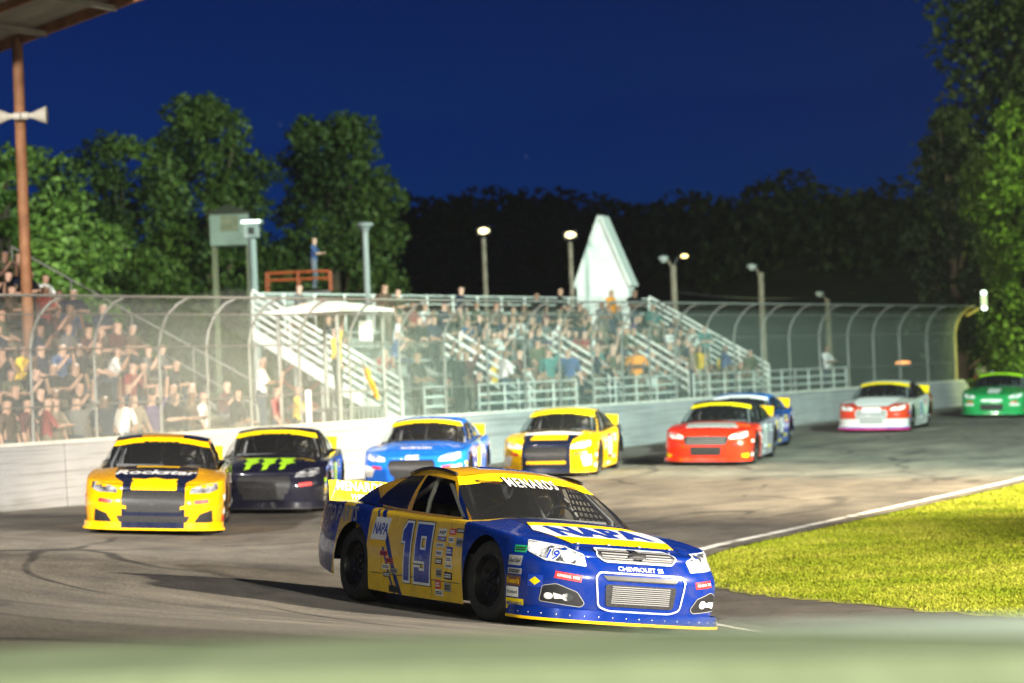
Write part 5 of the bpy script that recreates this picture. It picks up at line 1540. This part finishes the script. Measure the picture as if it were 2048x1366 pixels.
# ================================================================ lamps on poles
M_POLE = mat('pale_pole', (.42, .46, .44), .5); M_POLED = noisy('wood_pole', (.16, .14, .10), (.26, .22, .16), 5, .8)
def glow(n, c, s): return mat(n, c, .4, 0, 0, c, s)
G_WARM, G_SOFT = glow('lit_lamp_warm', (1, .84, .42), 3.2), glow('lit_lamp_strip', (.85, 1, .9), 3)
def lamp_post(px, py, Y, label, kind, base=None, lean=0):
    top = at(px, py, Y); root = empty('lamp_post', (top.x, top.y, -.15), 0, label, 'lamp post', 'lamp posts behind the stands'); h = top.z + .15
    r = {'box': .11, 'small': .09, 'lit': .07, 'arm': .10, 'plain': .10}[kind]
    q = MB(); q.tube([(0, 0, 0), (0, 0, h)], [r * 1.25, r], 10); q.build('pole', M_POLE if kind in ('box', 'small') else M_POLED, root, 50)
    if kind == 'box':
        q = MB(); q.box((-.20, -.2, h - .38), (.20, .2, h)); q.box((-.30, -.25, h), (.30, .25, h + .10)); q.build('lamp_housing', M_POLE, root)
        q = MB(); q.box((-.25, -.262, h + .015), (.25, -.251, h + .09)); q.build('lit_strip', G_SOFT, root)
        q = MB(); q.box((-.08, -.215, h - .28), (.08, -.201, h - .10)); q.build('lamp_window', M_DARKP, root)
    elif kind == 'small':
        q = MB(); q.lathe([(-.05, .09), (.10, .16), (.16, .26), (.22, .26), (.26, .10), (.27, .001)], 14, 'z', (0, 0, h)); q.build('lamp_hood', M_POLE, root, 40)
    elif kind == 'lit':
        q = MB(); q.beam((-.15, -.08, h + .18), (.18, -.16, h + .22), .3, .22); q.build('lamp_head', M_DARKP, root)
        q = MB(); q.ball((.02, -.26, h + .20), .15, 8, 0, (1.1, .5, .66)); q.build('lit_lens', G_WARM, root, True)
        q = MB(); q.tube([(0, 0, h - .1), (0, -.08, h + .12)], .04, 6); q.build('bracket', M_DARKP, root)
    else:
        q = MB(); q.tube([(0, 0, h - .25), (-.12, -.02, h + .10), (-.30, -.05, h + .22)], .035, 6); q.build('lamp_arm', M_POLED, root, 50)
        q = MB(); q.lathe([(-.12, .05), (0, .16), (.06, .17), (.10, .06), (.12, .001)], 12, 'z', (-.30, -.05, h + .20)); q.build('lamp_hood', M_POLE, root, 40)
        if kind == 'arm':
            q = MB(); q.tube([(0, 0, h - .05), (.15, -.05, h + .22), (.33, -.1, h + .27)], .03, 6); q.build('lamp_arm', M_DARKP, root, 50)
            q = MB(); q.ball((.36, -.12, h + .26), .12, 7, 0, (1, .6, .55)); q.build('lit_lens', glow('lit_lamp_yellow', (1, .80, .32), 2.6), root, True)
    return root
lamp_post(503, 448, 80, 'pale lamp post with boxy lit lamp, in front of the white booth', 'box')
lamp_post(730, 462, 86, 'pale lamp post with small unlit hood right of the orange lift', 'small')
lamp_post(967, 476, 88, 'lamp post with dazzling lamp, left one of the lit pair', 'lit')
lamp_post(1140, 484, 88, 'lamp post with dazzling lamp beside the white gabled tower', 'lit')
lamp_post(1346, 530, 92, 'wooden lamp post with one small lit lamp right of the gabled tower', 'arm')
lamp_post(1521, 545, 100, 'wooden lamp post with unlit lamp above the far end of the stand', 'plain')
lamp_post(1655, 598, 112, 'short wooden post just showing above the far fence', 'plain')
# light box on the fence end post
lt = at(1968, 620, 103); lx = empty('light_box', lt, 0, 'tall slim white light box at the far end of the fence', 'light')
q = MB(); q.box((-.10, -.08, 0), (.10, .08, .68)); q.build('housing', mat('pale_housing', (.6, .66, .64), .5), lx)
for z in (.06, .60): q = MB(); q.ball((0, -.1, z), .08, 6, 0, (1, .5, .8)); q.build('lit_lens', glow('lit_lens_white', (.85, 1, .95), 6), lx, True)
q = MB(); q.tube([(-.1, 0, .1), (-.62, 0, -.18)], .04, 6); q.build('bracket', mat('ochre_bracket', (.4, .3, .08), .5), lx, 50)
# orange beacon lying on the bank
ob = at(1806, 727, 112); bo = empty('warning_beacon', ob, 0, 'low glowing orange beacon seen through the far fence', 'light')
q = MB(); q.box((-.30, -.05, -.12), (.30, .05, .0)); q.build('beacon_base', M_DARKP, bo)
q = MB(); q.ball((0, 0, .03), .10, 6, 0, (3.0, .8, .7)); q.build('beacon_lens', glow('lit_beacon', (1, .42, .12), 2.2), bo, True)
# ================================================================ white gabled tower
M_SIDE = noisy('white_clapboard', (.74, .78, .74), (.84, .86, .82), 2, .7, .15)
def gable_tower():
    Y = 90; base = at(1208, 640, Y); peak = at(1216, 432, Y)
    root = empty('gabled_tower', (base.x, base.y, -.2), radians(-13), 'tall narrow white clapboard tower with steep gable roof', 'tower')
    zp = peak.z + .2; ze = at(1165, 568, Y).z + .2; hw = .80; D = 1.0; bh = .15
    q = MB(); q.box((-hw, 0, 0), (hw, D, ze)); q.build('wall', M_SIDE, root)
    q = MB(); q.add([(-hw, 0, ze), (hw, 0, ze), (0, 0, zp - .05), (-hw, D, ze), (hw, D, ze), (0, D, zp - .05)], [(0,1,2),(3,5,4),(0,3,4,1),(1,4,5,2),(0,2,5,3)]); q.build('gable_wall', M_SIDE, root)
    z = 2.6
    while z < zp - .15:                               # front clapboards, each lapping the next
        w = hw if z + bh <= ze else hw * max(.02, (zp - .05 - z - bh) / (zp - .05 - ze)); w0 = hw if z <= ze else hw * (zp - .05 - z) / (zp - .05 - ze)
        q = MB(); q.add([(-w0, -.035, z), (w0, -.035, z), (w, -.012, z + bh), (-w, -.012, z + bh), (-w0, 0, z), (w0, 0, z), (w, 0, z + bh), (-w, 0, z + bh)], [(0,1,2,3),(0,4,5,1),(3,2,6,7),(0,3,7,4),(1,5,6,2)])
        q.build('clapboard', M_SIDE, root); z += bh
    ov = .05; sl = (zp - ze) / hw
    for s in (-1, 1):
        a, b = Vector((0, -.12, zp)), Vector((s * (hw + ov), -.12, ze - ov * sl)); a2, b2 = a + Vector((0, D + .24, 0)), b + Vector((0, D + .24, 0)); n_ = Vector((s * .06, 0, .03))
        q = MB(); q.add([a, b, b2, a2, a + n_, b + n_, b2 + n_, a2 + n_], [(0,1,2,3),(4,7,6,5),(0,4,5,1),(1,5,6,2),(2,6,7,3),(3,7,4,0)]); q.build('roof', M_SIDE, root)
gable_tower()
# white booth on stilts, behind the first lamp post
bb_ = at(460, 490, 100); bt = at(460, 428, 100)
booth = empty('white_booth', (bb_.x, bb_.y, -.1), 0, 'white booth with dark window and dark roof among the trees', 'booth'); z0, z1 = bb_.z + .1, bt.z + .1; w = .66
M_BOOTH = noisy('booth_siding', (.10, .125, .16), (.14, .17, .21), 2, .7); M_DROOF = mat('dark_roof', (.012, .012, .014), .9)
q = MB(); q.box((-w, 0, z0), (w, 1.2, z1)); q.build('wall', M_BOOTH, booth)
q = MB(); q.box((-.30, -.02, z0 + .46), (.30, .0, z1 - .06)); q.build('window', M_DARKP, booth)
for x0, x1 in ((-.33, -.30), (.30, .33)): q = MB(); q.box((x0, -.03, z0 + .46), (x1, .0, z1 - .06)); q.build('window_frame', M_BOOTH, booth)
q = MB(); e = w + .2; q.add([(-e, -.2, z1), (e, -.2, z1), (0, -.2, z1 + .32), (-e, 1.4, z1), (e, 1.4, z1), (0, 1.4, z1 + .32)], [(0,1,2),(3,5,4),(0,3,4,1),(1,4,5,2),(0,2,5,3)]); q.build('roof', M_DROOF, booth)
for x in (-w + .08, w - .08):
    for y in (.1, 1.1): q = MB(); q.box((x - .04, y - .04, 0), (x + .04, y + .04, z0)); q.build('stilt', M_BLACK, booth)
# things past the far end of the wall
hb_ = at(1985, 760, 112); shed = empty('grey_shed', (hb_.x, hb_.y, -.1), radians(-12), 'small grey shed beyond the end of the wall', 'shed')
q = MB(); q.box((-.55, 0, 0), (.55, 1.4, 1.75)); q.build('wall', noisy('shed_grey', (.24, .24, .20), (.32, .32, .28), 2, .8), shed)
q = MB(); q.add([(-.65, -.1, 1.72), (.65, -.1, 1.95), (.65, 1.5, 1.95), (-.65, 1.5, 1.72), (-.65, -.1, 1.8), (.65, -.1, 2.03), (.65, 1.5, 2.03), (-.65, 1.5, 1.8)], [(0,1,2,3),(4,7,6,5),(0,4,5,1),(1,5,6,2),(2,6,7,3),(3,7,4,0)]); q.build('roof', M_SHEET, shed)
ma = at(1952, 770, 107); person(STAND[0], (ma.x, ma.y, -.05), FACE, 'person in orange top standing beyond the end of the wall', 'orange', 'brown hair')
# overhead cable
ca, cb = at(1360, 585, 100), at(1840, 556, 130)
q = MB(); q.tube([ca.lerp(cb, k / 10) - Vector((0, 0, .5 * (1 - (k / 5 - 1) ** 2))) for k in range(11)], .02, 5)
tag(q.build('overhead_cable', M_DARKP), 'thin overhead cable against the dark woods', 'cable')

# ================================================================ trees
def leaf_mat(name, c0, c1):
    m = mat(name, c0, .6); gi = N(m, 'ShaderNodeNewGeometry'); r = N(m, 'ShaderNodeValToRGB'); e = r.color_ramp.elements
    e[0].color, e[1].color = (*c0, 1), (*c1, 1); L(m, gi.outputs['Random Per Island'], r.inputs[0])
    L(m, r.outputs[0], bsdf(m).inputs['Base Color'])
    tr = N(m, 'ShaderNodeBsdfTranslucent'); L(m, r.outputs[0], tr.inputs[0]); mx = N(m, 'ShaderNodeMixShader'); mx.inputs[0].default_value = .3
    L(m, bsdf(m).outputs[0], mx.inputs[1]); L(m, tr.outputs[0], mx.inputs[2]); L(m, mx.outputs[0], m.node_tree.nodes['Material Output'].inputs[0])
    return m
M_LEAF = leaf_mat('leaves', (.035, .07, .015), (.09, .15, .03)); M_LEAFB = leaf_mat('bright_leaves', (.06, .13, .015), (.16, .26, .03)); M_LEAFD = leaf_mat('dark_leaves', (.02, .035, .014), (.045, .07, .022))
M_BARK = noisy('bark', (.05, .035, .025), (.11, .08, .055), 6, .9, .6, stretch=(1, 1, .25))
def leaves(rnd, blobs, n, size):
    V, F = [], []
    wts = [b[1][0] * b[1][1] * b[1][2] for b in blobs]
    tot = sum(w ** .8 for w in wts)
    for (c, R), w in zip(blobs, wts):
        for _ in range(int(n * w ** .8 / tot)):
            d = Vector((rnd.gauss(0, 1), rnd.gauss(0, 1), rnd.gauss(0, 1))).normalized() * (rnd.random() ** .45)
            d *= 1 + .18 * sin(d.x * 5 + c.x) * cos(d.z * 6 + c.z)
            p = c + Vector((d.x * R[0], d.y * R[1], d.z * R[2]))
            s = size * rnd.uniform(.5, 1.25); q = Vector((rnd.gauss(0, 1), rnd.gauss(0, 1), rnd.gauss(0, 1) + .3)).normalized()
            a = q.orthogonal().normalized(); a.rotate(Matrix.Rotation(rnd.uniform(0, 6.28), 3, q)); b = q.cross(a); o = len(V)
            V += [p - a * s * .5, p + b * s * .32, p + a * s * .6, p - b * s * .32]; F.append((o, o+1, o+2, o+3))
    return V, F
def tree(label, px0, px1, pytop, Y, base_z, mleaf, seed, n=9000, size=.34, low=.30, nb=26, cx=None, depth=.8, group='trees around the track', zlow=None):
    rnd = random.Random(seed); top = at((px0 + px1) / 2, pytop, Y); w = (px1 - px0) / FPX * Y / 2
    low = low * .55; root = empty('tree', (top.x, Y, base_z), 0, label, 'tree', group); H = top.z - base_z; zl = H * low
    blobs = []
    for k in range(nb):
        f = (k + .5) / nb; z = lerp(zl, H, f)
        env = 1 if f < .55 else max(.12, sqrt(1 - ((f - .55) / .47) ** 2))
        a = k * 2.39996 + rnd.uniform(-.4, .4); rr = w * env * rnd.uniform(.35, .74)
        R = w * rnd.uniform(.26, .46) * (1 if f < .8 else .75)
        zc = min(z, H - R * .8)
        blobs.append((Vector((cos(a) * rr, sin(a) * rr * depth, zc)), (R, R * depth, R * rnd.uniform(.65, .9))))
    V, F = leaves(rnd, blobs, n, size); me = bpy.data.meshes.new('crown'); me.from_pydata(V, [], F); me.materials.append(mleaf); link('crown', me, root)
    q = MB(); q.tube([(0, 0, -.2), (w*.03, 0, H*.25), (-w*.03, 0, H*.55), (0, 0, H*.85)], [H*.03, H*.024, H*.015, H*.005], 9); q.build('trunk', M_BARK, root, 60)
    for c, R in blobs[::3]:
        q = MB(); z = max(H * .12, c.z * .62); q.tube([(0, 0, z), (c.x*.5, c.y*.5, lerp(z, c.z, .6)), tuple(c)], [H*.011, H*.007, H*.002], 6); q.build('limb', M_BARK, root, 60)
    return root
tree('dark bushy tree behind the roof post at the left edge', -170, 240, 280, 96, -.1, M_LEAF, 1, 20000, .24, .15, 34)
tree('small bright green tree left of the roof post', -70, 60, 300, 84, -.1, M_LEAFB, 2, 6000, .20, .30)
tree('dark broad tree left of the tall one', 60, 420, 258, 104, -.1, M_LEAF, 3, 20000, .24, .12, 34)
tree('tall green tree, highest of the trees behind the stands', 255, 565, 184, 108, -.1, M_LEAF, 4, 26000, .24, .12, 46)
tree('round green tree right of the tall one', 505, 815, 224, 112, -.1, M_LEAF, 5, 26000, .24, .18, 46)
tree('huge dark tree filling the upper right corner', 1800, 2330, -260, 116, -.1, M_LEAFD, 6, 45000, .30, .12, 80)
tree('bright green tree at the right edge behind the light box', 1915, 2200, 190, 106, -.1, M_LEAFB, 7, 30000, .24, .06, 60)
tree('mid green tree left of the bright one, in front of the huge dark tree', 1805, 1990, 215, 112, -.1, M_LEAFD, 8, 16000, .24, .35, 36)
def far_woods():
    rnd = random.Random(9); blobs = []
    tops = [(760, 440), (830, 415), (900, 405), (980, 412), (1060, 408), (1130, 412), (1200, 415), (1270, 420), (1340, 425), (1400, 420), (1460, 408), (1520, 412), (1575, 372), (1640, 415), (1700, 412), (1760, 398), (1820, 405), (1880, 420), (1990, 420), (2100, 415), (380, 500), (470, 505), (560, 500), (650, 490), (260, 520), (120, 520), (0, 520)]
    Y = 175
    for px, py in tops:
        for j in range(5):
            p = at(px + rnd.uniform(-40, 40), py + 20 + j * 55 + rnd.uniform(-8, 8), Y + rnd.uniform(-6, 6)); R = rnd.uniform(1.6, 2.6)
            if j == 0: p = at(px, py + 30, Y)
            blobs.append((p, (R * 1.25, R, R * .8)))
    V, F = leaves(rnd, blobs, 60000, .6); me = bpy.data.meshes.new('far_woods'); me.from_pydata(V, [], F); me.materials.append(M_LEAFD)
    tag(link('far_woods', me), 'dark wooded ridge along the skyline', 'woods', kind='stuff')
    # the hill it grows on
    V, F = [], []; xs = [k * 12 - 200 for k in range(40)]; ys = [140, 160, 172, 178, 190, 240, 330]
    for y, h in zip(ys, (-.3, 3.5, 7.5, 8.6, 10, 14, 16)):
        for x in xs: V.append((x, y, h + .8 * sin(x * .09) + .5 * sin(x * .23 + y)))
    n = len(xs); F = [(j*n+i, j*n+i+1, (j+1)*n+i+1, (j+1)*n+i) for j in range(len(ys)-1) for i in range(n-1)]
    me = bpy.data.meshes.new('hill'); me.from_pydata(V, [], F); me.materials.append(noisy('hill_scrub', (.012, .016, .008), (.03, .035, .016), .5, .95)); sharp(me, 60)
    tag(link('hill', me), kind='structure')
far_woods()
# ================================================================ near wall the camera looks over
M_NEAR = noisy('green_lit_concrete', (.27, .31, .20), (.40, .44, .30), 2.5, .9, .4, lo=.3, hi=.7)  # green of the light on the wall is mixed into the concrete colour
M_NEARC = noisy('lit_top_concrete', (.74, .84, .76), (.84, .90, .84), 3, .85, .2)  # brightness of the lit wall top, put into a pale colour
nw = empty('near_wall', (0, 5.4, 0), 0, 'blurred pale green concrete wall across the bottom edge', 'wall')
ptsn = [(-2.2, 6.65), (-1.2, 6.15), (-.4, 5.75), (.4, 5.35), (1.0, 5.0), (1.6, 4.6), (2.4, 4.0)]
for name, dz0, dz1, dy0, dy1, m_ in (('wall_body', -1.2, -.06, .05, .55, M_NEAR), ('coping', -.06, 0, -.0, .60, M_NEAR)):
    vs = []
    for x, y in ptsn:
        zt = at(1024, 1268, y).z - .012 * x
        for yy, z in ((dy0, dz0), (dy0, dz1), (dy1, dz1), (dy1, dz0)): vs.append((x, y - yy - 5.4, zt + z))
    q = MB(); q.add(vs, [(4*k+j, 4*(k+1)+j, 4*(k+1)+(j+1) % 4, 4*k+(j+1) % 4) for k in range(len(ptsn)-1) for j in range(4)] + [(0,1,2,3), tuple(range(len(vs)-4, len(vs)))]); q.build(name, m_, nw)

vs = []
for x, f0, f1 in ((.20, .0, .02), (.45, .0, .10), (.70, .0, .24), (1.0, .0, .46), (1.6, .0, .6)):
    y = [lerp(a[1], b[1], (x - a[0]) / (b[0] - a[0])) for a, b in zip(ptsn, ptsn[1:]) if a[0] <= x <= b[0]][0]; zt = at(1024, 1268, y).z - .012 * x + .006
    vs += [(x, y - f0 - .012 - 5.4, zt), (x, y - f1 - .02 - 5.4, zt)]
q = MB(); q.add(vs, [(2*k, 2*k+1, 2*k+3, 2*k+2) for k in range(4)]); q.build('lit_top_patch', M_NEARC, nw)  # paints the lit look of the receding wall top
# ================================================================ smoky night air
def haze():
    me = MB().box((-60, -14, -3), (80, 260, 34)).mesh('haze', [])
    o = link('haze', me); tag(o, 'thin smoky haze hanging in the floodlit air over the track', 'haze', kind='stuff')
    m = bpy.data.materials.new('haze'); m.use_nodes = True; m.node_tree.nodes.remove(m.node_tree.nodes['Principled BSDF'])
    v = N(m, 'ShaderNodeVolumePrincipled'); v.inputs['Color'].default_value = (.9, .93, 1, 1); v.inputs['Density'].default_value = .00017; v.inputs['Anisotropy'].default_value = .35
    L(m, v.outputs[0], m.node_tree.nodes['Material Output'].inputs['Volume']); me.materials.append(m)
haze()

def smoke():
    """tyre smoke drifting over the left stand: soft puffs of even density"""
    m = bpy.data.materials.new('tyre_smoke'); m.use_nodes = True; m.node_tree.nodes.remove(m.node_tree.nodes['Principled BSDF'])
    v = N(m, 'ShaderNodeVolumePrincipled'); v.inputs['Color'].default_value = (.92, .94, 1, 1); v.inputs['Density'].default_value = .020; v.inputs['Anisotropy'].default_value = .2
    L(m, v.outputs[0], m.node_tree.nodes['Material Output'].inputs['Volume'])
    q = MB()
    for c, r in (((-7.4, 54, 1.4), (3.2, 9, 2.6)), ((-5.4, 57, 1.5), (2.2, 6.0, 2.6))):
        q.ball(c, 1, 14, 0, r)
    o = q.build('tyre_smoke', m, None, True)
    tag(o, 'pale tyre smoke drifting in front of the left stand and flag stand', 'smoke', kind='stuff')
smoke()
